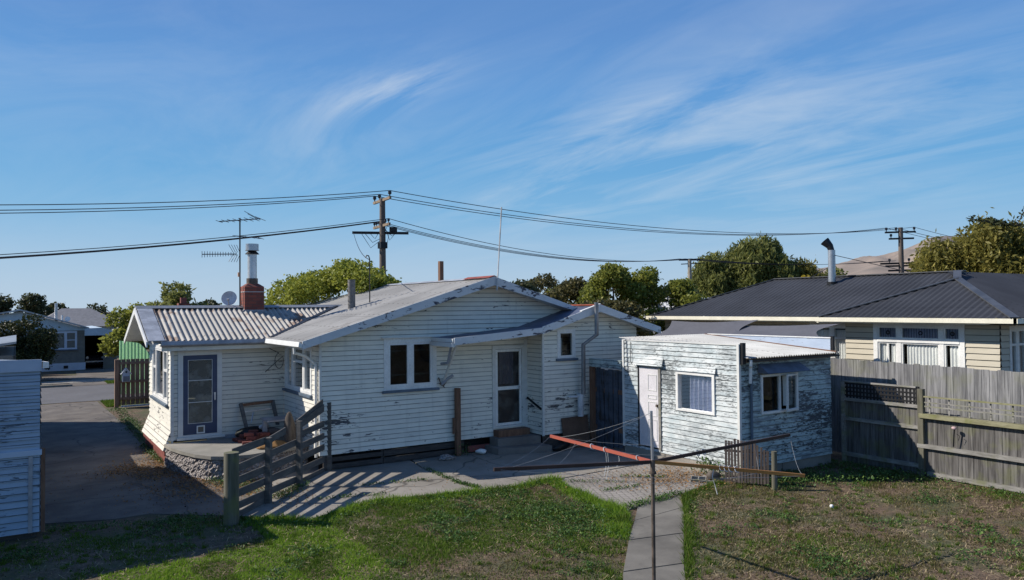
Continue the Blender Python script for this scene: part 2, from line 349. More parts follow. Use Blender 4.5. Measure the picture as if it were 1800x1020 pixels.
def roof_mat(name, c, rust, amt, rough=.45, sheet=.76, axis=0, seams=.5, rowpitch=.9):
    b = NB(name); sp = b.n('ShaderNodeSeparateXYZ'); b.L(b.pos, sp.inputs[0])
    sc = (1.2, 5, 5) if axis == 0 else (5, 1.2, 5)
    n = b.noise(sc, 5, .6, .5); m = b.noise(.55, 4, off=3)
    v = b.math('ADD', n, b.math('MULTIPLY', b.math('SUBTRACT', m, .5), .9))
    col = b.mix(b.step(m, .35, .7), tuple(x*.8 for x in c), tuple(min(1, x*1.12) for x in c))
    col = b.mix(b.math('MULTIPLY', b.step(v, .78-.4*amt, .98-.4*amt), .85), col, rust)
    crs = sp.outputs[1 if axis == 0 else 0]; fr = b.math('FRACT', b.math('DIVIDE', crs, sheet)); ln = b.math('MULTIPLY', b.step(fr, .955, .985), seams)
    col = b.mix(ln, col, tuple(x*.2 for x in c))
    row = b.math('FRACT', b.math('DIVIDE', sp.outputs[0 if axis == 0 else 1], .92)); nl = b.math('FRACT', b.math('DIVIDE', crs, .152))
    dots = b.math('MULTIPLY', b.math('MULTIPLY', b.step(row, .93, .96), b.step(nl, .55, .7)), .55); col = b.mix(dots, col, tuple(x*.3 for x in rust))
    lap = b.step(b.math('FRACT', b.math('DIVIDE', sp.outputs[0 if axis == 0 else 1], 3.6)), .985, .995); col = b.mix(b.math('MULTIPLY', lap, .5), col, tuple(x*.35 for x in c))
    b.bump(b.noise(30, 3, off=9), .15, .004); return b.fin(col, rough+.2, .0, .3)
M['oldroof'] = roof_mat('old_grey_roof', (.34, .33, .31), (.14, .11, .085), .42, .5, .55, 0, .8)
M['porchroof'] = roof_mat('rusting_iron_roof', (.42, .40, .365), (.15, .07, .035), .74, .42, 3.1, 1, .3)
M['shedroof'] = roof_mat('shed_iron_roof', (.52, .52, .50), (.25, .17, .12), .12, .5, .8, 0, .35)
M['darkroof'] = roof_mat('charcoal_roof', (.040, .043, .052), (.06, .06, .065), .1, .5, 5.0, 0, .0)
M['bluelean'] = plain('blue_grey_sheet', (.10, .115, .17), .5, .1)
M['cap'] = plain('roof_capping', (.42, .43, .45), .45, .2); M['redcap'] = plain('red_ridge', (.30, .07, .04), .6)
M['gutter'] = plain('grey_gutter', (.30, .31, .34), .5, .1); M['creamgut'] = plain('cream_gutter', (.78, .74, .60), .45, var=.06)
M['oldwood'] = timber('weathered_rail', (.095, .09, .085), (.17, .16, .145), (3, 3, 14)); M['postwood'] = timber('round_post_wood', (.095, .09, .06), (.18, .17, .13), (14, 14, 1.5), green=.5)
M['pale'] = timber('grey_palings', (.06, .055, .052), (.20, .19, .18), (16, 16, .9), green=.3, dark=.75); M['pale2'] = timber('silver_palings', (.12, .12, .125), (.34, .335, .335), (16, 16, .9), green=.2, dark=.6); M['rail'] = timber('grey_rail', (.19, .18, .16), (.36, .345, .32), (14, 3, 14), green=.5)
M['moss'] = timber('mossy_rail', (.20, .19, .10), (.34, .32, .20), (14, 3, 14), green=.9)
M['picket'] = timber('brown_picket', (.075, .055, .045), (.17, .135, .115), (16, 16, 1.2)); M['brown'] = timber('brown_post', (.15, .075, .045), (.26, .14, .085), (14, 14, 2))
M['redwood'] = timber('stained_fence', (.27, .155, .10), (.42, .26, .17), (14, 14, 1.2), dark=.4); M['hardboard'] = plain('hardboard', (.12, .065, .04), .7)
M['gatewood'] = paint('gate_paint', (.07, .085, .115), (.04, .05, .07), (.04, .035, .035), peel=.5, lap_shade_grime=0, ps=(12, 12, 2), streak=.5)
M['skirt'] = timber('foundation_boards', (.05, .042, .04), (.10, .085, .075), (3, 3, 16)); M['redpaint'] = plain('red_base', (.22, .06, .05), .7)
M['galv'] = plain('galvanised', (.5, .52, .55), .35, .7, var=.15); M['steel'] = plain('bright_flue', (.6, .62, .64), .42, .85, var=.1); M['rustpipe'] = plain('rusted_pipe', (.13, .10, .08), .6, .4, var=.4, sc=8)
M['armred'] = paint('red_arm', (.42, .10, .06), (.36, .08, .05), (.5, .3, .2), peel=.3, lap_shade_grime=0, ps=(9, 9, 9)); M['armorange'] = paint('orange_arm', (.42, .19, .04), (.36, .15, .03), (.12, .06, .03), peel=.35, lap_shade_grime=0, ps=(9, 9, 9)); M['armdark'] = plain('dark_arm', (.05, .03, .025), .6, .3)
M['cement'] = plain('fibro_pipe', (.55, .56, .58), .7); M['black'] = plain('black_metal', (.015, .015, .017), .5, .3); M['wire'] = plain('wire', (.03, .032, .04), .5, .5); M['litewire'] = plain('pale_cord', (.55, .56, .56), .7); M['lineC'] = plain('grey_line', (.26, .27, .28), .7)
M['concrete'] = None
def concrete(name, c1, c2, dirt=.5, sc=1.0, crack=True, cobble=False):
    b = NB(name); n = b.noise(1.1*sc, 6, .6); f = b.noise(38, 3, off=2); d = b.noise(.5, 4, off=7); m = b.noise((5, 5, 5), 5, .65, off=11)
    col = b.mix(b.step(n, .3, .7), c1, c2); col = b.mix(b.math('MULTIPLY', b.step(d, .5, .75), dirt), col, tuple(x*.5 for x in c1))
    col = b.mix(b.math('MULTIPLY', b.step(f, .5, .75), .25), col, tuple(x*.55 for x in c1)); col = b.mix(b.math('MULTIPLY', b.step(m, .56, .7), .35), col, tuple(x*.6 for x in c1))
    vo = b.n('ShaderNodeTexVoronoi', feature='DISTANCE_TO_EDGE')
    if cobble:
        mp = b.n('ShaderNodeMapping'); b.L(b.pos, mp.inputs[0]); mp.inputs['Rotation'].default_value = (0, 0, R(38)); mp.inputs['Scale'].default_value = (9, 5, 1); b.L(mp.outputs[0], vo.inputs['Vector']); vo.inputs['Scale'].default_value = 1; vo.inputs['Randomness'].default_value = .25
        k = b.step(vo.outputs['Distance'], .0, .12); col = b.mix(b.math('MULTIPLY', b.math('SUBTRACT', 1.0, k), .7), col, (.07, .06, .05)); b.bump(k, .5, .01)
    else:
        if crack:
            mp = b.n('ShaderNodeMapping'); b.L(b.pos, mp.inputs[0]); mp.inputs['Scale'].default_value = (.35, .35, .0); wv = b.n('ShaderNodeVectorMath', operation='ADD'); nz = b.n('ShaderNodeTexNoise'); nz.inputs['Scale'].default_value = 2.2; b.L(mp.outputs[0], nz.inputs['Vector'])
            sc_ = b.n('ShaderNodeVectorMath', operation='SCALE'); sc_.inputs['Scale'].default_value = .35; b.L(nz.outputs['Color'], sc_.inputs[0]); b.L(mp.outputs[0], wv.inputs[0]); b.L(sc_.outputs[0], wv.inputs[1]); b.L(wv.outputs[0], vo.inputs['Vector']); vo.inputs['Scale'].default_value = 1
            k = b.step(vo.outputs['Distance'], .0, .011); col = b.mix(b.math('MULTIPLY', b.math('SUBTRACT', 1.0, k), .75), col, (.04, .035, .03))
        b.bump(f, .25, .004)
    return b.fin(col, .9)
M['concrete'] = concrete('old_concrete', (.215, .195, .165), (.30, .275, .24)); M['pathc'] = concrete('path_concrete', (.125, .115, .098), (.205, .19, .162), crack=False, dirt=.7)
M['drive'] = concrete('driveway_concrete', (.095, .08, .07), (.18, .155, .13), dirt=.8); M['cobble'] = concrete('cobbles', (.25, .23, .20), (.33, .30, .27), cobble=True)
M['slab'] = concrete('terrace_slab', (.24, .23, .20), (.33, .31, .27), crack=False); M['steps'] = concrete('step_concrete', (.14, .125, .115), (.20, .185, .17), crack=False)
def stone():
    b = NB('crazy_stone_wall'); vo = b.n('ShaderNodeTexVoronoi'); mp = b.n('ShaderNodeMapping'); b.L(b.pos, mp.inputs[0]); mp.inputs['Scale'].default_value = (17, 17, 21); b.L(mp.outputs[0], vo.inputs['Vector']); vo.inputs['Scale'].default_value = 1
    col = b.mix(b.step(b.noise(9, 5), .3, .7), (.24, .21, .20), (.46, .42, .40)); col = b.mix(b.math('MULTIPLY', b.step(vo.outputs['Distance'], .35, .7), .6), col, (.09, .08, .08))
    b.bump(b.math('SUBTRACT', 1.0, vo.outputs['Distance']), 1.0, .05); return b.fin(col, .9)
M['stone'] = stone()
def brick(name, sc=1.):
    b = NB(name); mp = b.n('ShaderNodeMapping'); tcn = b.n('ShaderNodeVectorMath', operation='MULTIPLY'); sp = b.n('ShaderNodeSeparateXYZ'); b.L(b.pos, sp.inputs[0])
    cb = b.n('ShaderNodeCombineXYZ'); b.L(b.math('ADD', sp.outputs[0], sp.outputs[1]), cb.inputs[0]); b.L(sp.outputs[2], cb.inputs[1])
    br = b.n('ShaderNodeTexBrick'); b.L(cb.outputs[0], br.inputs['Vector']); br.inputs['Scale'].default_value = 1; br.inputs['Brick Width'].default_value = .24*sc; br.inputs['Row Height'].default_value = .086*sc; br.inputs['Mortar Size'].default_value = .008*sc
    br.inputs['Color1'].default_value = (.27, .07, .045, 1); br.inputs['Color2'].default_value = (.17, .045, .035, 1); br.inputs['Mortar'].default_value = (.10, .06, .05, 1)
    col = b.mix(b.math('MULTIPLY', b.step(b.noise(4, 5), .5, .8), .5), br.outputs['Color'], (.10, .04, .035)); b.bump(br.outputs['Fac'], .3, -.004); return b.fin(col, .85)
M['brick'] = brick('chimney_brick'); M['brickred'] = plain('loose_brick', (.17, .05, .04), .85, var=.35)
M['asphalt'] = plain('asphalt', (.115, .112, .118), .9, var=.12, sc=.7, bump=.4)
def soil():
    b = NB('lawn_soil'); n = b.noise(.8, 6, .6); m = b.noise(5, 6, .65, off=3); f = b.noise(38, 5, .7, off=6); q = b.noise(13, 5, .7, off=8)
    col = b.mix(b.step(m, .35, .7), (.12, .075, .045), (.235, .16, .10)); col = b.mix(b.math('MULTIPLY', b.step(q, .45, .62), .6), col, (.06, .042, .027)); col = b.mix(b.math('MULTIPLY', b.step(n, .42, .62), .75), col, (.065, .085, .028))
    col = b.mix(b.math('MULTIPLY', b.step(f, .48, .62), .8), col, (.04, .032, .02)); b.bump(b.math('ADD', m, b.math('MULTIPLY', f, .6)), .8, .03); return b.fin(col, .95)
M['soil'] = soil()
M['grass'] = foliage('grass_blades', (.035, .072, .006), (.125, .205, .022), (.22, .19, .08), .25, .75); M['drygrass'] = foliage('dry_grass_blades', (.07, .065, .022), (.17, .145, .06), (.32, .26, .15), .2, .7)
M['weed'] = foliage('weed_leaves', (.025, .06, .015), (.085, .16, .035), (.16, .24, .06), .15, .5); M['straw'] = plain('straw', (.42, .33, .19), .8, var=.3, sc=9); M['litter'] = foliage('dead_leaves', (.20, .10, .04), (.36, .22, .09), (.10, .05, .03), .1, .8)
M['golden'] = foliage('golden_tree_leaves', (.12, .15, .02), (.32, .34, .055), (.46, .46, .12), .3, .45); M['hedge'] = foliage('hedge_leaves', (.07, .085, .02), (.24, .26, .05), (.40, .38, .09), .4, .4)
M['bush'] = foliage('dark_bush_leaves', (.022, .03, .013), (.065, .075, .026), (.11, .11, .035), .15); M['willow'] = foliage('willow_leaves', (.065, .08, .024), (.22, .235, .07), (.32, .31, .10), .4)
M['olive'] = foliage('olive_tree_leaves', (.09, .09, .022), (.27, .24, .06), (.36, .31, .09), .35); M['yellow'] = foliage('yellow_leaves', (.28, .22, .02), (.5, .4, .05), None, .3); M['purple'] = foliage('brown_hedge_leaves', (.055, .05, .022), (.13, .12, .045), (.20, .17, .06), .2)
M['pine'] = foliage('far_tree_leaves', (.03, .04, .022), (.10, .11, .05), (.14, .11, .05), .25); M['bark'] = timber('bark', (.07, .055, .045), (.14, .12, .10), (9, 9, 3))
M['shade'] = plain('shade_cloth', (.115, .115, .13), .85, var=.08, sc=1.2); M['greenfib'] = foliage('green_fibreglass', (.36, .56, .36), (.50, .72, .50), None, .7, .5)
M['brickgrey'] = plain('grey_brick_wall', (.20, .19, .165), .85, var=.12, sc=5); M['clad'] = plain('blue_white_cladding', (.50, .60, .68), .7, var=.06); M['whitebase'] = plain('white_plinth', (.62, .66, .74), .7, var=.05)
M['tile'] = plain('grey_tiled_roof', (.22, .215, .22), .7, var=.15, sc=4); M['carpaint'] = plain('dark_car', (.012, .013, .018), .25); M['chrome'] = plain('chrome', (.6, .6, .62), .3, .5)
M['timberpole'] = timber('pole_wood', (.13, .10, .085), (.21, .17, .14), (9, 9, .8)); M['insul'] = plain('insulator', (.03, .025, .025), .3); M['xarm'] = timber('crossarm_wood', (.22, .16, .11), (.34, .26, .18), (3, 3, 9)); M['dish'] = plain('dish_grey', (.55, .57, .6), .5); M['alu'] = plain('aluminium', (.12, .12, .13), .5, .6)
# ------------------------------------------------------------------ ground, road, slabs
struct('ground', MB().poly([(-2500, -2500, 0), (2500, -2500, 0), (2500, 2500, 0), (-2500, 2500, 0)]), M['soil'])
struct('road', MB().poly([(-220, 36.9, .012), (320, 36.9, .012), (320, 44.6, .012), (-220, 44.6, .012)]), M['asphalt'])
k = MB(); k.box(-220, -.8, 36.55, 36.75, -.1, .11); k.box(3.6, 320, 36.55, 36.75, -.1, .11); k.box(-220, 2.4, 44.75, 44.95, -.1, .11); k.box(7.5, 320, 44.75, 44.95, -.1, .11); struct('kerb', k, M['concrete'])
struct('footpath', MB().box(-220, 320, 46.6, 48.4, -.1, .03), M['concrete'])
struct('far_driveway', MB().poly([(2.2, 44.6, .02), (6.5, 44.6, .02), (6.0, 62, .02), (3.4, 62, .02), (3.0, 52, .02), (-6, 51.5, .02), (-6, 49.5, .02), (2.6, 49.3, .02)]), M['drive'])
d = MB(); d.prism([(-4.5, 16.6, -.1), (.4, 16.15, -.1), (1.5, 15.75, -.1), (2.1, 15.8, -.1), (3.3, 14.8, -.1), (4.0, 16.0, -.1), (3.95, 17.3, -.1), (3.55, 19.2, -.1), (3.05, 20.0, -.1), (2.95, 22.7, -.1), (3.05, 28.1, -.1), (2.85, 36.5, -.1), (-4.5, 36.5, -.1)], (0, 0, .118)); struct('driveway', d, M['drive'])
def slabs(name, polys, mat, z=.03):
    m = MB()
    for p in polys: m.prism([(x, y, -.1) for x, y in p], (0, 0, .1+z))
    return struct(name, m, mat)
slabs('patio', [[(3.35, 14.75), (3.85, 14.2), (4.46, 13.66), (5.16, 13.98), (6.0, 14.33), (7.09, 14.02), (8.12, 13.86), (7.96, 14.75), (8.05, 16.47), (8.5, 19.0), (5.9, 19.0), (4.1, 16.3)],
                [(8.16, 13.84), (8.89, 13.72), (9.84, 13.90), (10.1, 13.74), (12.1, 13.87), (14.0, 14.0), (14.0, 18.5), (8.55, 18.8), (8.09, 16.47), (8.0, 14.75)]], M['concrete'])
slabs('cobbled_paving', [[(9.96, 13.53), (10.12, 13.70), (12.1, 13.83), (13.2, 13.96), (13.3, 11.55), (12.5, 11.58), (11.18, 11.2), (9.9, 11.02), (9.52, 10.92), (9.56, 11.27), (9.64, 12.06), (9.79, 13.0)]], M['cobble'], .022)
slabs('garden_path', [[(9.86, 10.97), (11.15, 11.15), (10.52, 10.45), (9.18, 10.3)], [(9.16, 10.28), (10.50, 10.43), (9.35, 9.28), (8.34, 9.5)], [(8.31, 9.47), (9.32, 9.25), (8.25, 8.2), (7.28, 8.42)], [(7.25, 8.39), (8.22, 8.17), (7.1, 7.0), (6.2, 7.2)], [(6.17, 7.17), (7.07, 6.97), (5.8, 5.7), (4.9, 5.9)]], M['pathc'], .035)
# hills: a real ridge some 900 m away
def hills():
    b = NB('dry_hills'); n = b.noise(.012, 7, .6); m = b.noise(.05, 4, off=2)
    col = b.mix(b.step(n, .35, .68), (.29, .23, .185), (.17, .145, .125)); col = b.mix(b.math('MULTIPLY', b.step(m, .55, .75), .4), col, (.12, .11, .08)); hm = b.fin(col, .95)
    mb = MB(); rnd = np.random.RandomState(4); NA, NR = 150, 16
    a0, a1 = R(14), R(58)
    prof = lambda t: 0 if t < 0 else (math.sin(min(1, t/.50)*math.pi/2)*62 + 26*max(0, math.sin((t-.35)*4.2)))
    for i in range(NA+1):
        t = i/NA; a = a1+(a0-a1)*t
        H = prof((t-.28)/.72)*(1+.05*math.sin(t*29)+.03*math.sin(t*67+1))
        for j in range(NR+1):
            s = j/NR; r = 560+520*s; g = .5+.5*math.sin(t*120+s*5+2*math.sin(s*9+t*30))
            z = H*1.0*(math.sin(s*math.pi/2)**1.3)*(1-.10*g*math.sin(s*math.pi)) - 2
            mb.v.append((r*math.cos(a), r*math.sin(a), z))
    for i in range(NA):
        for j in range(NR): q = i*(NR+1)+j; mb.f.append((q, q+1, q+NR+2, q+NR+1))
    struct('hills', mb, hm, True)
hills()
# ------------------------------------------------------------------ the weatherboard house
Y0, XL, YP, XP, Y1, XW = 17.45, 5.94, 20.3, 3.2, 16.7, 11.73
RZ, RX = 4.58, 10.41; SL = (4.58-3.06)/(10.41-5.37)
def window(house, O, u, nrm, a, b, z0, z1, mull=(), trans=(), sash=.05, fr=.10, sill=True, pane='glass', d=.03, paintm='white', open_sash=None):
    f = MB(); frame_rect(f, O, u, nrm, a, b, z0, z1, fr, -.06, d, wb=fr*.7)
    for m_ in mull: wbox(f, O, u, nrm, m_-.035, m_+.035, z0+fr*.7, z1-fr, -.05, d-.006)
    for (p, q, z) in trans: wbox(f, O, u, nrm, p, q, z-.03, z+.03, -.045, d-.01)
    edges = [a+fr]+[x for m_ in mull for x in (m_-.035, m_+.035)]+[b-fr]
    for i in range(0, len(edges), 2):
        if sash: frame_rect(f, O, u, nrm, edges[i], edges[i+1], z0+fr*.7, z1-fr, sash, -.05, d-.014)
    wf = f.build('window', M[paintm], house)
    for i in range(0, len(edges), 2):
        p = MB(); O_ = Vector((O[0], O[1], 0)); U = Vector((u[0], u[1], 0)); N_ = Vector((nrm[0], nrm[1], 0))
        e0, e1 = edges[i]+sash*.8, edges[i+1]-sash*.8
        p.poly([O_+U*x+N_*(-.02)+Vector((0, 0, z)) for x, z in ((e0, z0+fr*.7), (e1, z0+fr*.7), (e1, z1-fr), (e0, z1-fr))]); p.build('pane', M[pane], wf)
    if sill: wbox(MB(), O, u, nrm, a-.05, b+.05, z0-.065, z0-.004, -.02, d+.055).build('sill', M['sill'], wf) if False else None
    if sill:
        s = MB(); wbox(s, O, u, nrm, a-.05, b+.05, z0-.065, z0-.004, -.02, d+.055); s.build('sill', M['sill'], wf)
    return wf
H = thing('weatherboard_house', 'white weatherboard house with peeling paint, low gable roof and a lean-to on its left side', 'house', (9, 20, 0))
# rear gable wall
rz = lambda x: RZ-.10-SL*abs(x-RX)
def ext_rear(z):
    dx = (RZ-.10-z)/SL
    lo, hi = max(XL, RX-dx), min(15.0, RX+dx); return (lo, max(lo, hi))
b = MB(); boards(b, (0, Y0), (1, 0), (0, -1), .40, 4.45, ext_rear, [(7.55, 8.92, 1.80, 3.06), (10.60, 11.62, .60, 2.78), (XW+.0, 15.1, .3, 3.30)], zb=.4, seed=2, t=.018)
b.build('rear_wall', M['house'], H)
b = MB(); boards(b, (XL, 0), (0, 1), (-1, 0), .40, 3.05, lambda z: (Y0-.02, YP+.0), [(18.02, 20.16, 1.74, 2.93)], zb=.4, seed=3, t=.018); b.build('side_wall', M['house'], H)
# corner stop
b = MB()
for i in range(23): z = .40+i*.115; b.box(XL-.036, XL+.02, Y0-.034, Y0+.02, z, z+.107)
b.box(XL-.02, XL+.02, Y0-.02, Y0+.02, .40, 3.0); b.build('corner_trim', M['trim'], H)
window(H, (0, Y0), (1, 0), (0, -1), 7.52, 8.95, 1.80, 3.07, mull=(8.235,), sash=.055, fr=.115)
b = MB(); b.box(7.45, 9.02, Y0-.09, Y0, 3.072, 3.10); b.build('window_head_flashing', M['trim'], H)
# joinery lying inside behind the panes
b = MB(); b.box(7.80, 7.83, 17.75, 17.78, 1.9, 2.95); b.box(7.6, 8.9, 17.75, 17.78, 2.72, 2.75); b.box(7.6, 8.9, 17.75, 17.78, 2.12, 2.15); b.box(8.42, 8.45, 17.75, 17.78, 1.9, 2.95); b.build('inner_blind_rails', M['pale'], H)
window(H, (XL, 0), (0, 1), (-1, 0), 18.02, 20.17, 1.75, 2.93, mull=(18.66, 19.56), trans=((18.7, 19.53, 2.50),), sash=.045, fr=.09)
b = MB(); boards(b, (XL+.13, 0), (0, 1), (-1, 0), 1.9, 2.8, lambda z: (19.66, 20.05)); 
c = MB(); curtain(c, (XL, 0), (0, 1), (-1, 0), 18.15, 18.6, 1.85, 2.84, -.14, .02, .09, 3); c.build('curtain', M['curtain'], H); c = MB(); curtain(c, (XL, 0), (0, 1), (-1, 0), 19.62, 20.05, 1.85, 2.84, -.14, .02, .09, 5); c.build('curtain', M['curtain'], H)
# foundation boards under the rear wall
b = MB()
for (x0, x1, z0, z1, dy) in ((6.02, 7.5, .23, .33, .0), (6.02, 7.5, .06, .17, .0), (7.52, 9.75, .22, .36, -.012), (7.52, 9.75, .05, .18, -.012), (6.0, 6.16, .0, .36, -.03), (7.46, 7.54, .0, .38, .02), (9.8, 10.45, .05, .2, 0)): b.box(x0, x1, Y0+.02+dy, Y0+.05+dy, z0, z1)
b.build('foundation_boards', M['skirt'], H)
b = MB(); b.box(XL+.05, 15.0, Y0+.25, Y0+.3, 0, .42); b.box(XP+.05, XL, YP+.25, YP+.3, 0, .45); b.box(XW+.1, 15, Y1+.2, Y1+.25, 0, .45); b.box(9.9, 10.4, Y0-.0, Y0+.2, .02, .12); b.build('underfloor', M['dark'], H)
b = MB(); b.box(9.85, 10.5, Y0-.03, Y0+.02, .06, .22); b.build('red_base_board', M['redpaint'], H)
# screen door in the rear wall
b = MB(); frame_rect(b, (0, Y0), (1, 0), (0, -1), 10.60, 11.62, .60, 2.78, .09, -.05, .045, wb=.05); db = b.build('door_frame', M['trim'], H)
b = MB(); frame_rect(b, (0, Y0), (1, 0), (0, -1), 10.70, 11.52, .66, 2.68, .065, -.02, .03); wbox(b, (0, Y0), (1, 0), (0, -1), 10.76, 11.46, 1.60, 1.69, -.02, .03); dr = b.build('screen_door', M['white'], H); dr['label'] = 'white screen door under the sloping porch roof'
for z0, z1 in ((.72, 1.61), (1.68, 2.62)):
    MB().poly([(10.76, Y0, z0), (11.46, Y0, z0), (11.46, Y0, z1), (10.76, Y0, z1)]).build('mesh_panel', M['mesh'], dr)
MB().box(11.40, 11.47, Y0-.06, Y0-.03, 1.60, 1.68).build('handle', M['chrome'], dr)
b = MB(); b.box(10.7, 11.52, Y0+.06, Y0+.09, .6, 2.7); b.build('inner_door', plain('inner_door_paint', (.10, .10, .11), .6), H)
c = MB(); curtain(c, (0, Y0), (1, 0), (0, -1), 10.85, 11.30, 1.75, 2.6, -.035, .02, .12, 2); c.build('lace_curtain', M['curtain'], H)
b = MB(); b.box(11.62, XW+.0, Y0-.03, Y0, .5, 2.95); b.build('door_side_board', M['trim'], H)
# wing that stands forward on the right
b = MB(); boards(b, (0, Y1), (1, 0), (0, -1), .42, 3.8, lambda z: (max(XW, 13.35-(3.72-z)/.30), max(XW, min(15.02, 13.35+(3.72-z)/.30))), [(12.20, 12.80, 2.42, 3.19)], zb=.4, seed=5, t=.018); b.build('wing_wall', M['house'], H)
b = MB(); boards(b, (XW, 0), (0, 1), (-1, 0), .42, 3.35, lambda z: (Y1-.02, Y0), [], zb=.4, seed=6, t=.018); b.build('wing_return_wall', M['house'], H)
b = MB(); b.box(XW-.035, XW+.02, Y1-.035, Y1+.02, .40, 3.3); b.build('corner_trim', M['trim'], H)
b = MB(); boards(b, (15.02, 0), (0, 1), (1, 0), .42, 3.1, lambda z: (Y1, 24), [], zb=.4, seed=7); b.build('far_side_wall', M['house'], H)
window(H, (0, Y1), (1, 0), (0, -1), 12.19, 12.80, 2.42, 3.20, sash=.0, fr=.11)
c = MB(); curtain(c, (0, Y1), (1, 0), (0, -1), 12.3, 12.52, 2.5, 2.95, -.2, .02, .1, 8); c.build('curtain', M['lace'], H)
b = MB(); b.box(XW+.02, 15, Y1+.06, Y1+.1, .04, .38); b.build('foundation_boards', M['skirt'], H)
# wing roof: gable over the wing, running down left as the porch roof
WR = 13.35; WZ = 3.84; wsl = .293; YF = 16.28
def wing_roof():
    b = MB(); ux = Vector((-1, 0, -wsl)).normalized()
    # right slope
    up = Vector((-1, 0, wsl)).normalized(); Lr = math.hypot(2.2, 2.2*wsl)
    corr(b, (WR+2.2, YF, WZ-2.2*wsl), (0, 1, 0), up, 0, 7.4, lambda s: 0, lambda s: Lr, p=.1, A=.009)
    b.build('wing_roof', M['oldroof'], H)
    b = MB(); xk = 11.42; zk = WZ-(WR-xk)*wsl
    b.poly([(WR, YF, WZ), (WR, 18.6, WZ), (xk, 18.6, zk), (xk, YF, zk)]); xe = 8.85; ze = 3.06
    b.poly([(xk, YF, zk), (xk, Y0+.02, zk), (xe, Y0+.02, ze), (xe, YF, ze)]); o = b.build('porch_roof', M['bluelean'], H)
    # barge boards
    t = .030
    b = MB(); y = YF-t
    b.prism([(WR+2.22, y, WZ-2.22*wsl+.015), (WR, y, WZ+.025), (WR, y, WZ-.175), (WR+2.22, y, WZ-2.22*wsl-.17)], (0, t, 0))
    b.prism([(WR, y+.004, WZ+.024), (xk, y+.004, zk+.024), (xk, y+.004, zk-.17), (WR, y+.004, WZ-.176)], (0, t, 0)); b.build('barge_board', M['barge'], H)
    b = MB(); b.prism([(xk-.01, y-.004, zk-.0), (xe-.02, y-.004, ze+.02), (xe-.02, y-.004, ze-.16), (xk-.6, y-.004, zk-.22), (xk-.01, y-.004, zk-.17)], (0, t, 0)); b.build('porch_fascia', M['barge'], H)
    b = MB(); b.box(WR-.1, WR+.1, YF-.02, 23.6, WZ+.0, WZ+.03); b.build('wing_ridge', M['redcap'], H)
    b = MB(); b.prism([(WR-.0, YF-.036, WZ+.05), (WR-.65, YF-.036, WZ+.05-.65*wsl), (WR-.65, YF-.036, WZ+.03-.65*wsl), (WR, YF-.036, WZ+.028)], (0, .1, 0)); b.build('white_flashing', M['white'], H)
    # soffit
    b = MB(); b.poly([(WR, YF, WZ-.13), (WR, Y1, WZ-.13), (WR+2.15, Y1, WZ-.13-2.15*wsl), (WR+2.15, YF, WZ-.13-2.15*wsl)]); b.poly([(WR, YF, WZ-.13), (WR, Y1, WZ-.13), (xk, Y1, zk-.13), (xk, YF, zk-.13)])
    b.poly([(xk, YF, zk-.10), (xk, Y0, zk-.10), (xe, Y0, ze-.08), (xe, YF, ze-.08)]); b.build('soffit', M['trim'], H)
    # gutter end and the strut with its loose pipe
    b = MB(); b.box(8.80, 8.92, YF, Y0-.03, 2.97, 3.06); b.box(8.76, 8.86, YF-.02, Y0-.05, 2.86, 2.96); b.build('porch_gutter', M['trim'], H)
    b = MB(); b.beam((8.98, YF+.1, 2.95), (9.12, Y0-.05, 1.92), .05, .05); b.build('strut', M['trim'], H)
    b = MB(); b.tube([(8.90, YF+.25, 2.9), (8.93, YF+.5, 2.45), (9.0, Y0-.2, 2.4)], .035, 8); b.tube([(9.30, 17.2, 2.1), (9.16, 17.3, 1.98), (9.05, 17.36, 1.86)], .04, 8); b.build('loose_downpipe', M['gutter'], H)
wing_roof()
b = MB(); b.tube([(8.98, 17.38, 2.05), (9.02, 17.35, 1.9), (9.1, 17.33, 1.84), (9.2, 17.36, 1.95)], .018, 6); b.tube([(9.0, 17.38, 1.9), (9.15, 17.36, 1.78)], .012, 5); b.build('pipe_bracket', M['rustpipe'], H)
# flue pipe on the wing
b = MB(); b.tube([(13.12, 16.15, 3.92), (13.12, 16.15, 3.05), (12.86, 16.40, 2.78), (12.86, 16.42, 1.45)], .058, 12); b.build('stove_flue', plain('dull_flue', (.22, .23, .25), .4, .6), H, True)
b = MB(); b.tube([(12.82, 16.5, 1.42), (12.82, 16.5, .85)], .085, 14); b.tube([(12.82, 16.5, 1.36), (12.82, 16.5, 1.45)], .105, 14); b.tube([(12.8, 16.5, 1.38), (12.5, 16.6, 1.38)], .03, 8); b.build('flue_base_pipe', M['cement'], H, True)
b = MB(); b.box(13.25, 13.31, 16.62, 16.67, .05, 1.65); b.build('white_batten', M['trim'], H)
b = MB(); b.beam((11.69, 17.4, 1.35), (11.69, 16.75, 1.10), .03, .05); b.build('handrail', M['black'], H)
b = MB()
b.tube([(15.1, 16.8, 3.0), (15.2, 16.7, 2.75), (15.12, 16.72, 2.6), (15.12, 16.72, .3)], .035, 8); b.build('downpipe', M['black'], H)
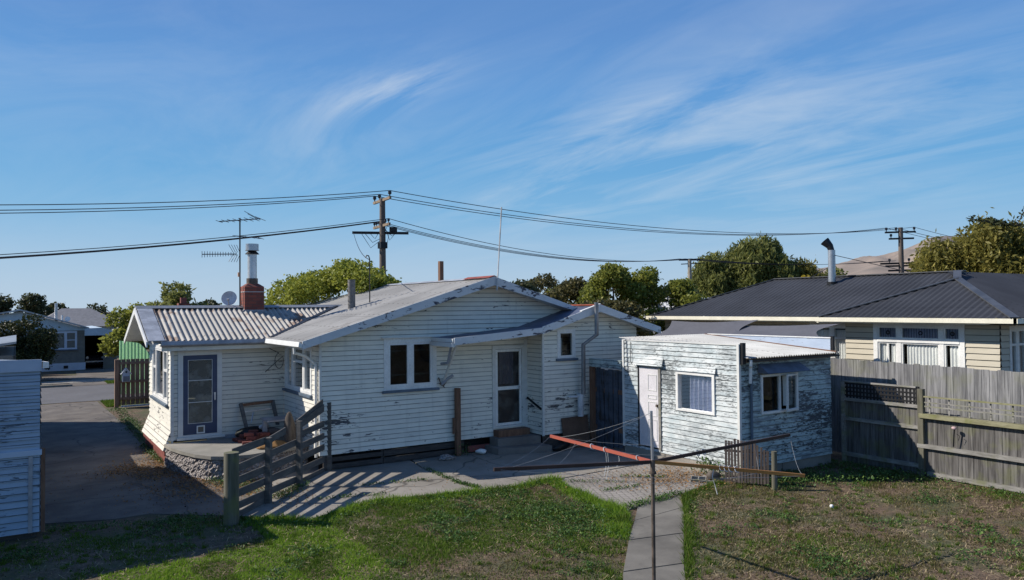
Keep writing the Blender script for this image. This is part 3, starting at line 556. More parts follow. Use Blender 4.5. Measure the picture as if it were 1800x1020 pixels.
# main roof
ux = Vector((1, 0, SL)).normalized(); RUN = (RX-5.37)/ux.x; YFM = 17.0; YB = 24.3
b = MB(); corr(b, (5.37, YFM, 3.06), (0, 1, 0), ux, 0, 11.5, lambda s: 0, lambda s: RUN-max(0, (s-(YB-YFM))*1.15), p=.10, A=.006, segs=4); b.build('main_roof', M['oldroof'], H)
ux2 = Vector((-1, 0, SL)).normalized()
b = MB(); corr(b, (15.45, YFM, 3.06), (0, 1, 0), ux2, 0, 11.5, lambda s: 0, lambda s: RUN-max(0, (s-(YB-YFM))*1.15), p=.10, A=.006, segs=4); b.build('main_roof', M['oldroof'], H)
b = MB(); b.poly([(RX, YB, RZ), (5.6, 28.6, 3.08), (15.3, 28.6, 3.08)]); b.build('main_roof', M['oldroof'], H)
b = MB(); b.prism([(RX-.16, YFM-.03, RZ-.02), (RX, YFM-.03, RZ+.035), (RX+.16, YFM-.03, RZ-.02)], (0, YB-YFM, 0)); b.build('ridge_cap', M['cap'], H)
b = MB(); b.prism([(RX-.17, YFM-.03, RZ+.0), (RX, YFM-.03, RZ+.06), (RX+.1, YFM-.03, RZ+.02)], (0, 1.4, 0)); b.build('red_ridge_patch', M['redcap'], H)
def barge():
    b = MB(); y = YFM-.035
    b.prism([(5.37, y, 3.06+.02), (RX, y, RZ+.03), (RX, y, RZ-.20), (5.37, y, 3.06-.16)], (0, .03, 0)); b.build('barge_board', M['barge'], H)
    b = MB(); x2 = 13.4
    b.prism([(RX+.004, y+.002, RZ+.03), (x2, y+.002, RZ-SL*(x2-RX)+.02), (x2-.45, y+.002, RZ-SL*(x2-.45-RX)-.10), (RX+.004, y+.002, RZ-.20)], (0, .03, 0)); b.build('barge_board', M['barge'], H)
    b = MB(); b.poly([(5.4, YFM, 2.97), (5.4, Y0, 2.97), (RX, Y0, RZ-.12), (RX, YFM, RZ-.12)]); b.poly([(15.4, YFM, 2.97), (15.4, Y0, 2.97), (RX, Y0, RZ-.12), (RX, YFM, RZ-.12)]); b.poly([(5.4, Y0, 2.96), (5.4, 20.2, 2.96), (5.95, 20.2, 2.99), (5.95, Y0, 2.99)]); b.build('soffit', M['trim'], H)
    b = MB(); b.prism([(5.30, YFM-.02, 3.07), (5.28, YFM-.02, 2.96), (5.36, YFM-.02, 2.93), (5.42, YFM-.02, 2.95), (5.42, YFM-.02, 3.0)], (0, 2.75, 0)); b.build('gutter', M['white'], H)
    b = MB(); b.tube([(5.36, 17.55, 2.95), (5.36, 17.55, 2.80), (5.62, 17.6, 2.72), (5.88, 17.58, 2.52), (5.88, 17.58, .35)], .035, 8); b.build('downpipe', M['white'], H, True)
barge()
# vents and poles on the roof
b = MB(); b.tube([(7.91, 20.58, 3.7), (7.91, 20.58, 4.62)], .105, 12); b.build('vent_pipe', plain('lichen_pipe', (.17, .16, .15), .9, var=.3, sc=6), H, True)
b = MB(); b.tube([(8.4, 20.45, 3.9), (8.4, 20.45, 5.22), (8.37, 20.45, 5.30), (8.31, 20.45, 5.31), (8.28, 20.45, 5.24)], .018, 6); b.build('service_mast', M['black'], H)
b = MB(); b.box(10.36, 10.48, 19.92, 20.04, 4.5, 5.17); b.build('roof_stub', M['brown'], H)
b = MB(); b.tube([(10.46, 16.93, 4.25), (10.62, 16.93, 6.42)], .02, 6); b.build('aerial_rod', M['litewire'], H)
# lean-to porch on the left
YR, ZR = 22.1, 3.87; YE, ZE = 19.95, 3.06
b = MB(); boards(b, (0, YP), (1, 0), (0, -1), .62, 3.05, lambda z: (XP, XL-.02), [(3.33, 4.36, .68, 2.79)], zb=.4, seed=9, t=.018); b.build('porch_wall', M['porch'], H)
b = MB()
boards(b, (XP, 0), (0, 1), (-1, 0), .85, 3.75, lambda z: (max(YP-.02, YP-.02 if z < 3.0 else YR-(3.80-z)/.377), min(23.95, 23.95 if z < 3.0 else YR+(3.80-z)/.40)), [(20.72, 23.25, 1.47, 2.88)], zb=.4, seed=10, t=.026)
b.build('porch_gable_wall', M['house'], H)
b = MB(); # flared skirt
for i in range(4):
    z = .40+i*.115; e = .05*(4-i)/4*(1+.6*(3-i)/3)
    e0 = XP-.03-.045*(4-i); e1 = XP-.03-.045*(3-i)
    b.poly([(e0, YP-.02, z), (e0, 24.0, z), (e1+.0, 24.0, z+.115), (e1+.0, YP-.02, z+.115), (XP, YP-.02, z), (XP, 24, z)], (1, 0, 3, 2), (0, 1, 5, 4), (0, 4, 3))
b.build('flared_skirt', M['house'], H)
b = MB(); b.box(XP-.17, XP-.12, YP, 24.0, .27, .39); b.box(XP-.12, XP-.07, YP, 24.0, .05, .2); b.build('red_base_board', M['redpaint'], H)
b = MB()
for i in range(21): z = .62+i*.115; b.box(XP-.04, XP+.04, YP-.036, YP+.02, z, z+.107)
b.box(XP-.02, XP+.02, YP-.02, YP+.02, .40, 3.0); b.build('corner_trim', M['trim'], H)
window(H, (XP, 0), (0, 1), (-1, 0), 20.72, 23.25, 1.47, 2.88, mull=(21.42, 22.66), trans=((20.8, 21.4, 2.28), (22.69, 23.17, 2.28)), sash=.05, fr=.09, d=.045)
c = MB(); curtain(c, (XP, 0), (0, 1), (-1, 0), 21.55, 21.9, 1.55, 2.4, -.25, .02, .1, 4); c.build('curtain', M['lace'], H)
# blue glazed door
b = MB(); frame_rect(b, (0, YP), (1, 0), (0, -1), 3.33, 4.36, .66, 2.80, .115, -.05, .04, wb=.07); b.build('door_frame', M['trim'], H)
b = MB(); O_ = (0, YP); u_, n_ = (1, 0), (0, -1)
frame_rect(b, O_, u_, n_, 3.445, 4.245, .735, 2.685, .12, -.03, .02, wb=.27); bd = b.build('blue_door', M['bluedoor'], H); bd['label'] = 'blue glazed back door with a white cat flap'
b = MB(); frame_rect(b, O_, u_, n_, 3.560, 4.130, 1.0, 2.570, .009, .018, .026)
for z in (2.06, 1.52): wbox(b, O_, u_, n_, 3.57, 4.12, z-.007, z+.007, -.01, .024)
b.build('glazing_bars', M['white'], bd)
MB().poly([(3.56, YP+.005, 1.0), (4.13, YP+.005, 1.0), (4.13, YP+.005, 2.57), (3.56, YP+.005, 2.57)]).build('pane', M['dusty'], bd)
b = MB(); frame_rect(b, O_, u_, n_, 3.76, 3.95, .75, .94, .028, .02, .045); cf = b.build('cat_flap', M['white'], bd); MB().box(3.785, 3.925, YP-.032, YP-.024, .775, .915).build('flap', plain('flap', (.13, .12, .10), .4), cf)
b = MB(); b.box(4.175, 4.20, YP-.06, YP-.03, 1.55, 1.68); b.box(4.17, 4.21, YP-.035, YP-.02, 1.58, 1.74); b.build('handle', M['chrome'], bd)
b = MB(); b.box(3.30, 4.42, YP-.10, YP, .62, .675); b.build('door_step', M['trim'], H)
b = MB(); b.box(4.0, 5.9, YP-.04, YP-.0, .56, .66); b.build('bottom_plate', M['gutter'], H)
# porch interior: bench and window opposite, seen through the door glass
b = MB(); b.box(3.4, 5.9, 23.86, 23.9, .62, 3.0); b.box(3.25, 5.9, YP+.1, 23.9, .56, .6); b.build('porch_room', M['inner'], H)
b = MB(); b.box(3.6, 4.6, 22.2, 22.8, .62, 1.4); b.build('porch_cupboard', plain('porch_cupboard', (.35, .33, .26), .7), H)
# porch roof
dn = Vector((0, YR-YE, ZR-ZE)).normalized(); run = math.hypot(YR-YE, ZR-ZE)
def hi_p(s): 
    x = 2.98+s
    return run
b = MB(); corr(b, (2.98, YE, ZE), (1, 0, 0), dn, 0, 5.4, lambda s: max(0, (2.98+s-5.50)*.70), hi_p, p=.135, A=.025, segs=8); b.build('porch_iron_roof', M['porchroof'], H)
b = MB(); dn2 = Vector((0, -(24.3-YR), ZR-3.0)).normalized(); corr(b, (2.98, 24.3, 3.0), (1, 0, 0), dn2, 0, 5.4, lambda s: 0, lambda s: math.hypot(24.3-YR, ZR-3.0), p=.135, A=.019, segs=6); b.build('porch_iron_roof', M['porchroof'], H)
b = MB(); b.prism([(2.62, YE-.02, ZE+.01), (2.98, YE-.02, ZE+.01), (2.98, YR, ZR+.02), (2.62, YR, ZR+.02)], (0, 0, .018)); b.prism([(2.62, 24.33, 3.0), (2.98, 24.33, 3.0), (2.98, YR, ZR+.02), (2.62, YR, ZR+.02)], (0, 0, .018)); b.build('verge_flashing', M['cap'], H)
b = MB(); b.prism([(2.60, YR-.14, ZR-.01), (2.60, YR, ZR+.06), (2.60, YR+.14, ZR-.01)], (5.6, 0, 0)); b.build('ridge_cap', M['zinc'], H)
b = MB(); xx = 2.60
b.prism([(xx, YE-.03, ZE+.0), (xx, YR, ZR+.01), (xx, YR, ZR-.15), (xx, YE-.03, ZE-.13)], (-.03, 0, 0)); b.prism([(xx-.002, 24.35, 2.99), (xx-.002, YR, ZR+.008), (xx-.002, YR, ZR-.152), (xx-.002, 24.35, 2.86)], (-.03, 0, 0)); b.build('barge_board', M['white'], H)
b = MB(); b.poly([(2.62, YE, ZE-.06), (XP, YE, ZE-.06), (XP, YR, ZR-.06), (2.62, YR, ZR-.06)]); b.poly([(2.62, 24.3, 2.93), (XP, 24.3, 2.93), (XP, YR, ZR-.06), (2.62, YR, ZR-.06)]); b.build('soffit', M['trim'], H)
b = MB(); b.prism([(2.90, YE+.03, ZE+.0), (2.90, YE-.07, ZE+.0), (2.90, YE-.09, ZE-.09), (2.90, YE-.03, ZE-.13), (2.90, YE+.03, ZE-.12)], (2.62, 0, 0)); b.build('gutter', M['gutter'], H)
b = MB(); b.box(2.92, 5.85, YE+.035, YE+.06, 2.82, 2.98); b.box(2.92, 5.9, YE+.06, YP, 2.93, 2.96); b.build('fascia', M['porch'], H)
# valley flashing between the two roofs
b = MB(); b.beam((5.45, 19.75, 3.10), (8.0, 22.05, 3.90), .14, .012); b.build('valley_flashing', M['wire'], H)
# floors and linings so rooms read dark but closed
b = MB(); b.box(XL+.2, 14.9, Y0+.4, 24, .5, .55); b.box(XL+.2, 14.9, Y0+2.8, Y0+2.85, .5, 3.0); b.build('inner_room', M['inner'], H)
# brick chimney with its flue
b = MB(); b.box(5.30, 5.83, 21.85, 22.35, 3.6, 4.44); b.prism([(5.30, 21.85, 4.44), (5.83, 21.85, 4.44), (5.83, 22.35, 4.44), (5.30, 22.35, 4.44)], (0, 0, .001))
b.poly([(5.30, 21.85, 4.44), (5.83, 21.85, 4.44), (5.83, 22.35, 4.44), (5.30, 22.35, 4.44), (5.42, 21.97, 4.53), (5.71, 21.97, 4.53), (5.71, 22.23, 4.53), (5.42, 22.23, 4.53)], (0, 1, 5, 4), (1, 2, 6, 5), (2, 3, 7, 6), (3, 0, 4, 7), (4, 5, 6, 7)); ch = b.build('chimney', M['brick'], H)
b = MB(); b.box(5.285, 5.845, 21.835, 22.365, 4.29, 4.305); b.build('strap', M['trim'], ch)
b = MB(); b.box(5.27, 5.86, 21.8, 22.4, 3.68, 3.80); b.build('flashing', M['gutter'], ch)
b = MB(); b.tube([(5.565, 22.1, 4.5), (5.565, 22.1, 4.68)], .155, 16); b.build('flue_collar', M['rustpipe'], ch, True)
b = MB(); b.tube([(5.565, 22.1, 4.66), (5.565, 22.1, 5.36)], .125, 20); fl = b.build('flue_pipe', M['steel'], ch, True)
b = MB(); b.tube([(5.565, 22.1, 5.36), (5.565, 22.1, 5.37), (5.565, 22.1, 5.47)], [.19, .19, .09], 18); b.build('flue_cone', M['black'], ch)
b = MB(); b.tube([(5.565, 22.1, 5.47), (5.565, 22.1, 5.65)], .175, 20); b.tube([(5.565, 22.1, 5.46), (5.565, 22.1, 5.48)], .19, 20); b.build('flue_cowl', M['galv'], ch, True)
# cable loop on the porch wall
b = MB(); pts = [(5.36, YP-.07, 3.0), (5.55, YP-.07, 2.78), (5.78, YP-.07, 2.66)]+[(5.78+.11*math.cos(a), YP-.075, 2.46+.2*math.sin(a)) for a in np.linspace(math.pi/2, 2*math.pi+.6, 14)]+[(5.55, YP-.07, 2.30), (5.42, YP-.07, 2.18)]; b.tube(pts, .008, 5); single('cable_loop', b, M['wire'], 'thin black cable hanging in a loop from the porch eave beside the side window', 'cable')
# ------------------------------------------------------------------ steps, terrace and the junk on it
T = thing('concrete_steps', 'worn grey concrete steps under the screen door', 'steps', (11.0, 17.0, 0))
MB().prism([(10.35, 16.75, 0), (11.75, 16.35, 0), (11.72, 17.42, 0), (10.35, 17.42, 0)], (0, 0, .2)).build('lower_step', M['steps'], T)
MB().prism([(10.5, 17.0, .2), (11.71, 16.80, .2), (11.71, 17.42, .2), (10.5, 17.42, .2)], (0, 0, .2)).build('upper_step', M['steps'], T)
MB().box(10.62, 11.6, 17.15, 17.42, .4, .57).build('door_sill', M['brown'], T)
def terrace():
    T = thing('stone_terrace', 'raised concrete terrace with a curved crazy stone front below the blue door', 'terrace', (4.2, 19.0, 0))
    front = [(3.06, 20.24), (3.12, 19.6), (3.24, 19.05), (3.42, 18.45), (3.66, 18.0), (3.95, 17.78), (4.4, 17.72), (5.2, 17.95), (5.9, 18.3)]
    top = .56; b = MB(); rnd = random.Random(3); pts = [Vector((x, y, 0)) for x, y in front]
    fine = []
    for i in range(len(pts)-1):
        for j in range(8): fine.append(pts[i].lerp(pts[i+1], j/8))
    fine.append(pts[-1]); n = len(fine); rows = 9; o = len(b.v)
    cen = Vector((4.6, 19.2, 0))
    for p in fine:
        out = (p-cen).normalized()
        for r in range(rows+1): q = p+out*(rnd.uniform(-.02, .03)+.05*(1-r/rows)); b.v.append((q.x, q.y, (top-.06)*r/rows))
    for i in range(n-1):
        for r in range(rows): q = o+i*(rows+1)+r; b.f.append((q, q+rows+1, q+rows+2, q+1))
    b.build('stone_wall', M['stone'], T)
    b = MB(); b.prism([(p.x*1.0+(p-cen).normalized().x*.05, p.y+(p-cen).normalized().y*.05, top-.07) for p in pts]+[(5.9, 20.28, top-.07), (3.1, 20.28, top-.07)], (0, 0, .075)); b.build('slab', M['slab'], T)
terrace()
TZ = .566
W = thing('timber_trestle', 'old grey timber frame leaning on the porch wall behind the brick heap', 'trestle', (5.2, 20.1, TZ))
MB().beam((4.90, 19.75, TZ), (4.80, 20.2, 1.42), .09, .035, (1, 0, 0), .006).build('side_rail', M['oldwood'], W)
MB().beam((5.62, 19.8, TZ+.3), (5.60, 20.2, 1.44), .09, .035, (1, 0, 0), .006).build('side_rail', M['oldwood'], W)
b = MB(); b.beam((4.84, 20.18, 1.38), (5.60, 20.18, 1.42), .04, .07); b.build('top_rail', M['brown'], W)
b = MB(); b.beam((4.88, 20.1, 1.22), (5.6, 20.1, 1.25), .03, .04); b.beam((5.0, 19.95, .95), (5.08, 20.05, 1.20), .02, .03); b.build('inner_rail', M['galv'], W)
rb = random.Random(12); n = 0
spots = []
for i in range(30):
    x = rb.uniform(4.55, 5.35); lay = 0 if i < 13 else (1 if i < 22 else 2)
    y = rb.uniform(19.0, 19.75); spots.append((x if lay == 0 else 4.7+(x-4.5)*.7, y, TZ+lay*.085, rb.uniform(-.6, .6)))
first = None
for i, (x, y, z, a) in enumerate(spots[:26]):
    if first is None:
        b = MB(); b.box(-.11, .11, -.053, .053, 0, .074); o = b.build('brick', M['brickred']); first = o
    else: o = first.copy(); COL.objects.link(o)
    o.location = (x, y, z); o.rotation_euler = (rb.uniform(-.05, .05), rb.uniform(-.05, .05), a); o.name = 'brick'
    tag(o, 'loose red brick lying in the untidy heap beside the leaning timber frame', 'brick', 'loose red bricks heaped on the terrace')
def rock(c, r, seed, sz=(1, 1, .7), sub=10, amp=.22):
    rnd = np.random.RandomState(seed); b = MB(); K = rnd.uniform(-1, 1, (6, 3))*2.2; P = rnd.uniform(0, 6, 6)
    for i in range(sub+1):
        for j in range(sub*2):
            th = math.pi*i/sub; ph = math.pi*j/sub; d = np.array([math.sin(th)*math.cos(ph), math.sin(th)*math.sin(ph), math.cos(th)])
            k = 1+amp*float(np.sin(K@d*1.6+P).sum())/3
            b.v.append((c[0]+d[0]*r*sz[0]*k, c[1]+d[1]*r*sz[1]*k, c[2]+d[2]*r*sz[2]*k))
    for i in range(sub):
        for j in range(sub*2): j2 = (j+1) % (sub*2); a = sub*2; b.f.append((i*a+j, (i+1)*a+j, (i+1)*a+j2, i*a+j2))
    return b
single('rubbish_sack', rock((5.05, 19.85, TZ+.13), .26, 5, (1.5, .7, .65)), M['black'], 'dark crumpled rubbish sack behind the loose bricks on the terrace', 'sack', smooth=True)
single('rag_heap', rock((5.35, 19.35, TZ+.22), .16, 8, (1.2, 1, .7), 10, .4), M['shade'], 'grey crumpled cloth on top of the brick heap', 'cloth', smooth=True)
single('concrete_lump', rock((5.2, 19.5, TZ+.32), .10, 9, (1.2, 1, .7)), M['cement'], 'pale concrete lump lying on the brick heap', 'rubble', smooth=True)
single('rotten_stump', rock((5.50, 18.35, TZ+.28), .2, 14, (.75, .75, 2.2), 14, .25), M['bark'], 'tall dark rotten wood stump standing at the right end of the terrace', 'stump', smooth=True)
single('dry_fern_heap', rock((5.0, 18.3, TZ+.05), .26, 17, (1.5, .8, .3), 14, .4), M['litter'], 'heap of orange dead leaves on the terrace behind the slat fence', 'leaf heap')
b = MB(); b.box(5.1, 5.2, 19.2, 19.3, TZ, TZ+.5); b.box(5.12, 5.7, 18.9, 19.6, TZ+.5, TZ+.54); single('side_table', b, M['gutter'], 'small dark table between the brick heap and the side wall window', 'table')
# ------------------------------------------------------------------ slat fence beside the terrace
def slat_fence():
    A = Vector((3.22, 14.23, 0)); u = Vector((2.85, 3.14, 0)).normalized(); nr = Vector((u.y, -u.x, 0))
    T = thing('slat_fence', 'grey horizontal slat fence running from the round post to the house corner', 'fence', tuple(A+u*2))
    P = lambda s, z, o=0.: tuple(A+u*s+nr*o+Vector((0, 0, z)))
    for s, h in ((1.385, 1.30), (2.76, 1.42), (4.36, 1.62)): MB().beam(P(s, 0), P(s, h), .10, .10, tuple(u), .006).build('post', M['oldwood'], T)
    W = .14
    rows = [(.15, 1.235, 1.39, 1.24), (1.39, 1.20, 2.30, 1.29), (.15, .92, 2.76, .97), (2.80, 1.10, 4.32, 1.14), (.15, .70, 2.76, .68), (2.76, .84, 4.42, .86), (.15, .47, 2.76, .43), (2.76, .60, 4.42, .60), (.15, .25, 2.76, .18), (2.76, .34, 4.42, .32), (.3, .06, 1.5, .10), (2.76, .08, 4.42, .06)]
    for i, (s0, z0, s1, z1) in enumerate(rows): MB().beam(P(s0, z0, -.067), P(s1, z1, -.067-.02*(i % 2)), .022, W, tuple(nr), .004).build('slat', M['oldwood'], T)
    MB().beam(P(2.80, 1.28, -.09), P(4.40, 1.53, -.09), .022, .17, tuple(nr), .004).build('slat', M['oldwood'], T)
    MB().beam(P(2.85, 1.36, -.11), P(4.30, 1.66, -.11), .022, .12, tuple(nr), .004).build('slat', M['oldwood'], T)
slat_fence()
b = MB(); b.tube([(3.22, 14.23, -.1), (3.22, 14.23, .6), (3.22, 14.23, 1.27)], [.135, .13, .128], 18); single('round_post', b, M['postwood'], 'thick round timber post at the near end of the slat fence', 'post', smooth=True)
b = MB(); b.box(9.43, 9.55, 17.26, 17.38, 0, 1.75); b.box(9.36, 9.43, 17.3, 17.36, .6, 1.0); single('timber_post', b, M['brown'], 'brown square timber post standing against the rear wall below the window', 'post')
single('round_boulder', rock((9.0, 17.05, .08), .17, 4, (1.3, 1, .55)), M['stone'], 'round flat stone on the patio beside the brown timber post', 'stone', smooth=True)
b = rock((10.05, 17.1, .11), .10, 24, (1.4, 1, .7)); single('white_bottle', b, M['white'], 'small white plastic tub lying between the timber post and the steps', 'tub', smooth=True)
b = MB(); b.prism([(12.27, 16.50, .03), (13.02, 16.35, .03), (13.10, 16.55, .86), (12.27, 16.64, .82)], (0, .015, 0)); single('hardboard_sheet', b, M['hardboard'], 'brown hardboard sheet leaning on the wing wall below the flue', 'board')
single('dark_bag', rock((12.05, 16.35, .12), .16, 31, (1.6, .8, .7)), M['black'], 'dark bag on the ground left of the brown hardboard sheet', 'bag', smooth=True)
# ------------------------------------------------------------------ plank gate between house and shed
G_ = thing('plank_gate', 'narrow dark plank gate between the house wing and the white shed', 'gate', (13.2, 15.9, 0))
b = MB(); rg = random.Random(5); y = 15.28
i = 0
while y < 16.35:
    wd = rg.uniform(.10, .17); b.box(13.22+rg.uniform(0, .03), 13.25+rg.uniform(0, .03), y, y+wd, rg.uniform(.05, .12), 2.18-rg.uniform(0, .08)); y += wd+(.05 if i % 2 else .012); i += 1
b.build('planks', M['gatewood'], G_)
MB().box(13.12, 13.26, 15.20, 16.5, 2.18, 2.40).build('header', M['shedshade'], G_)
b = MB(); b.box(13.13, 13.25, 16.38, 16.5, 0, 2.18); b.box(13.24, 13.27, 15.2, 16.4, .5, .62); b.box(13.24, 13.27, 15.2, 16.4, 1.5, 1.62); b.build('frame', M['brown'], G_)
# ------------------------------------------------------------------ white shed
def shed():
    XS, YS, XE, YE = 13.2, 11.4, 16.43, 15.15
    T = thing('small_shed', 'small white board shed with badly peeling paint, curtained window and pink door', 'shed', (14.8, 13.2, 0))
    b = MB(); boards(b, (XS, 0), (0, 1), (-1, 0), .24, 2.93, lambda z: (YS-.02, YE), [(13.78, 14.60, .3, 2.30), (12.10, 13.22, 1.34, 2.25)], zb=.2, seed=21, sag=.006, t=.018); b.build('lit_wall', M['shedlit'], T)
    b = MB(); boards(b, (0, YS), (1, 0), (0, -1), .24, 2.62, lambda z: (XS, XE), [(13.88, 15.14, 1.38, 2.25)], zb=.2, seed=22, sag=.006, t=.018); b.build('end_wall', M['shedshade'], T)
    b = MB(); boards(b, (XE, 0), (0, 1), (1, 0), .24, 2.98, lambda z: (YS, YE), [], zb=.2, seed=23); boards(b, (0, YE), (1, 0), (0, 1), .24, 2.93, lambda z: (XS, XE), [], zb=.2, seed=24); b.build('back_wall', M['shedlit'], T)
    b = MB(); b.prism([(XS-.0, YS+.02, 0), (XE, YS+.02, 0), (XE, YE, 0), (XS, YE, 0)], (0, 0, .24)); b.prism([(XS-.10, YS+.0, 0), (XS+.02, YS, 0), (XS+.02, 13.9, 0), (XS-.12, 13.9, 0)], (0, 0, .17)); b.build('foundation', M['concrete'], T)
    b = MB(); b.box(XS-.04, XS+.03, YS-.045, YS+.02, .22, 2.96); b.box(XS-.038, XS+.02, YE-.03, YE+.03, .22, 2.95); b.build('corner_board', M['trim'], T)
    MB().box(XS+.0, XS+.10, YS-.12, YS-.046, 2.52, 2.99).build('parapet_end', M['black'], T); MB().box(XE-.02, XE+.05, YS-.1, YS-.03, 2.62, 3.05).build('parapet_end', M['black'], T)
    b = MB(); b.box(XE-.02, XE+.03, YS-.05, YE+.1, 2.60, 2.995); b.build('side_parapet', M['garagetop'], T)
    b = MB(); b.box(XE-.04, XE+.05, YS-.05, YE+.1, 2.995, 3.02); b.build('parapet_cap', M['white'], T)
    b = MB(); b.box(XS-.035, XS+.02, YS, YE, 2.93, 2.955); b.build('parapet_flashing', M['trim'], T)
    # roof falls towards the end wall
    y0, z0, y1, z1 = YS-.22, 2.66, YE+.25, 2.99; up = Vector((0, y1-y0, z1-z0)); Lr = up.length
    b = MB(); corr(b, (XS+.05, y0, z0), (1, 0, 0), up, 0, XE+.05-XS, lambda s: 0, lambda s: Lr, p=.085, A=.018, segs=6); b.build('iron_roof', M['shedroof'], T)
    b = MB(); b.box(XS+.1, XE+.05, YS-.13, YS-.10, 2.56, 2.655); b.build('fascia', M['brown'], T)
    b = MB(); b.box(XS+.12, XE+.1, YS-.20, YS-.13, 2.575, 2.615); b.build('gutter', M['black'], T)
    b = MB(); b.tube([(XS+.16, YS-.20, 2.62), (XS+.16, YS-.20, 2.50), (XS+.25, YS-.12, 2.45), (XS+.25, YS-.1, 2.10)], .035, 8); b.build('downpipe', M['white'], T, True)
    b = MB(); b.tube([(XS+.33, YS-.06, 2.2), (XS+.33, YS-.06, .3)], .03, 8); b.build('dark_pipe', M['sill'], T)
    b = MB(); b.beam((XE-.03, YS-.2, 2.685), (XE-.03, YE+.2, 3.0), .05, .03); b.build('rusty_flashing', M['brown'], T)
    # door with hood
    b = MB(); b.box(XS-.02, XS+.03, 13.86, 14.56, .34, 2.28); dr = b.build('door', plain('pink_white_door', (.66, .64, .67), .55, var=.06), T); dr['label'] = 'pinkish white panelled door under a small hood'
    b = MB()
    for z0_, z1_ in ((.5, 1.02), (1.10, 1.45), (1.52, 1.62), (1.72, 2.12)): frame_rect(b, (XS, 0), (0, 1), (-1, 0), 13.93, 14.24, z0_, z1_, .015, .018, .03)
    b.build('panel_moulding', M['trim'], dr); MB().box(XS-.07, XS-.02, 13.88, 13.93, 1.34, 1.40).build('handle', M['rustpipe'], dr)
    b = MB(); b.box(XS-.045, XS+.03, 13.78, 13.86, .3, 2.3); b.build('door_jamb', M['rail'], T)
    b = MB(); b.box(XS-.035, XS+.03, 14.56, 14.60, .3, 2.3); b.build('door_jamb', M['black'], T)
    b = MB(); b.poly([(XS-.03, 13.68, 2.54), (XS-.03, 14.68, 2.54), (XS-.12, 14.70, 2.34), (XS-.12, 13.66, 2.34), (XS-.03, 13.68, 2.33), (XS-.03, 14.68, 2.33)], (0, 1, 2, 3), (0, 3, 4), (1, 5, 2), (3, 2, 5, 4)); b.build('door_hood', M['shedlit'], T)
    # windows
    window(T, (XS, 0), (0, 1), (-1, 0), 12.06, 13.26, 1.34, 2.27, sash=0, fr=.07, sill=False, d=.05, pane='clear')
    c = MB(); curtain(c, (XS, 0), (0, 1), (-1, 0), 12.15, 12.94, 1.38, 2.16, -.09, .045, .125, 3); c.build('curtain', M['shedcurtain'], T)
    b = MB(); b.tube([(XS+.08, 12.1, 2.15), (XS+.08, 13.2, 2.15)], .008, 6); b.build('curtain_wire', M['galv'], T)
    b = MB(); b.poly([(XS-.035, 12.02, 2.42), (XS-.035, 13.38, 2.42), (XS-.085, 13.34, 2.28), (XS-.085, 12.0, 2.28)]); b.build('window_hood', M['shedlit'], T)
    b = MB(); frame_rect(b, (0, YS), (1, 0), (0, -1), 13.88, 15.16, 1.38, 2.26, .055, -.04, .05); b.box(14.50, 14.56, YS-.04, YS+.03, 1.42, 2.22); wf = b.build('window', M['white'], T)
    MB().poly([(13.92, YS, 1.42), (14.5, YS, 1.42), (14.5, YS, 2.22), (13.92, YS, 2.22)]).build('pane', M['glass'], wf)
    # open casement hinged on the right
    a = R(14); hx, hy = 15.10, YS-.06; uu = (-math.cos(a), -math.sin(a)); nn = (math.sin(a)*-1, -math.cos(a)); nn = (-uu[1]*-1, uu[0]); nn = (uu[1], -uu[0])
    if nn[1] > 0: nn = (-nn[0], -nn[1])
    b = MB(); frame_rect(b, (hx, hy), uu, nn, 0, .56, 1.41, 2.24, .045, -.02, .02); cs = b.build('open_casement', M['white'], T)
    O_ = Vector((hx, hy, 0)); U_ = Vector((uu[0], uu[1], 0)); MB().poly([O_+U_*x+Vector((0, 0, z)) for x, z in ((.04, 1.45), (.52, 1.45), (.52, 2.2), (.04, 2.2))]).build('pane', M['glass'], cs)
    c = MB(); curtain(c, (0, YS), (1, 0), (0, -1), 14.75, 15.1, 1.5, 2.2, -.08, .02, .09, 9); c.build('curtain', M['lace'], T)
    b = MB(); b.poly([(13.80, YS-.03, 2.50), (15.22, YS-.03, 2.50), (15.34, YS-.26, 2.30), (13.86, YS-.26, 2.30), (13.80, YS-.03, 2.30), (15.22, YS-.03, 2.30)], (0, 1, 2, 3), (0, 3, 4), (1, 5, 2)); b.build('window_awning', plain('blue_awning', (.12, .135, .175), .7), T)
    b = MB(); b.box(XS+1.5, XS+1.54, YS+.1, YE-.1, .2, 2.6); b.box(XS+.05, XE-.1, YS+.1, YE-.1, .24, .3); b.box(XS+1.6, XE-.1, 12.6, 12.64, .3, 2.6); b.box(XS+.1, XE-.1, YS+.1, YE-.1, 2.54, 2.57); b.build('inner_room', plain('dim_shed_lining', (.035, .03, .028), .9), T)
shed()
b = MB(); b.tube([(13.16, 14.85, 2.90), (13.15, 14.84, 2.6), (13.13, 14.82, 2.42), (13.1, 14.72, 2.33)], .008, 5); single('shed_cable', b, M['wire'], 'thin black cable running down the shed wall to the door hood', 'cable')
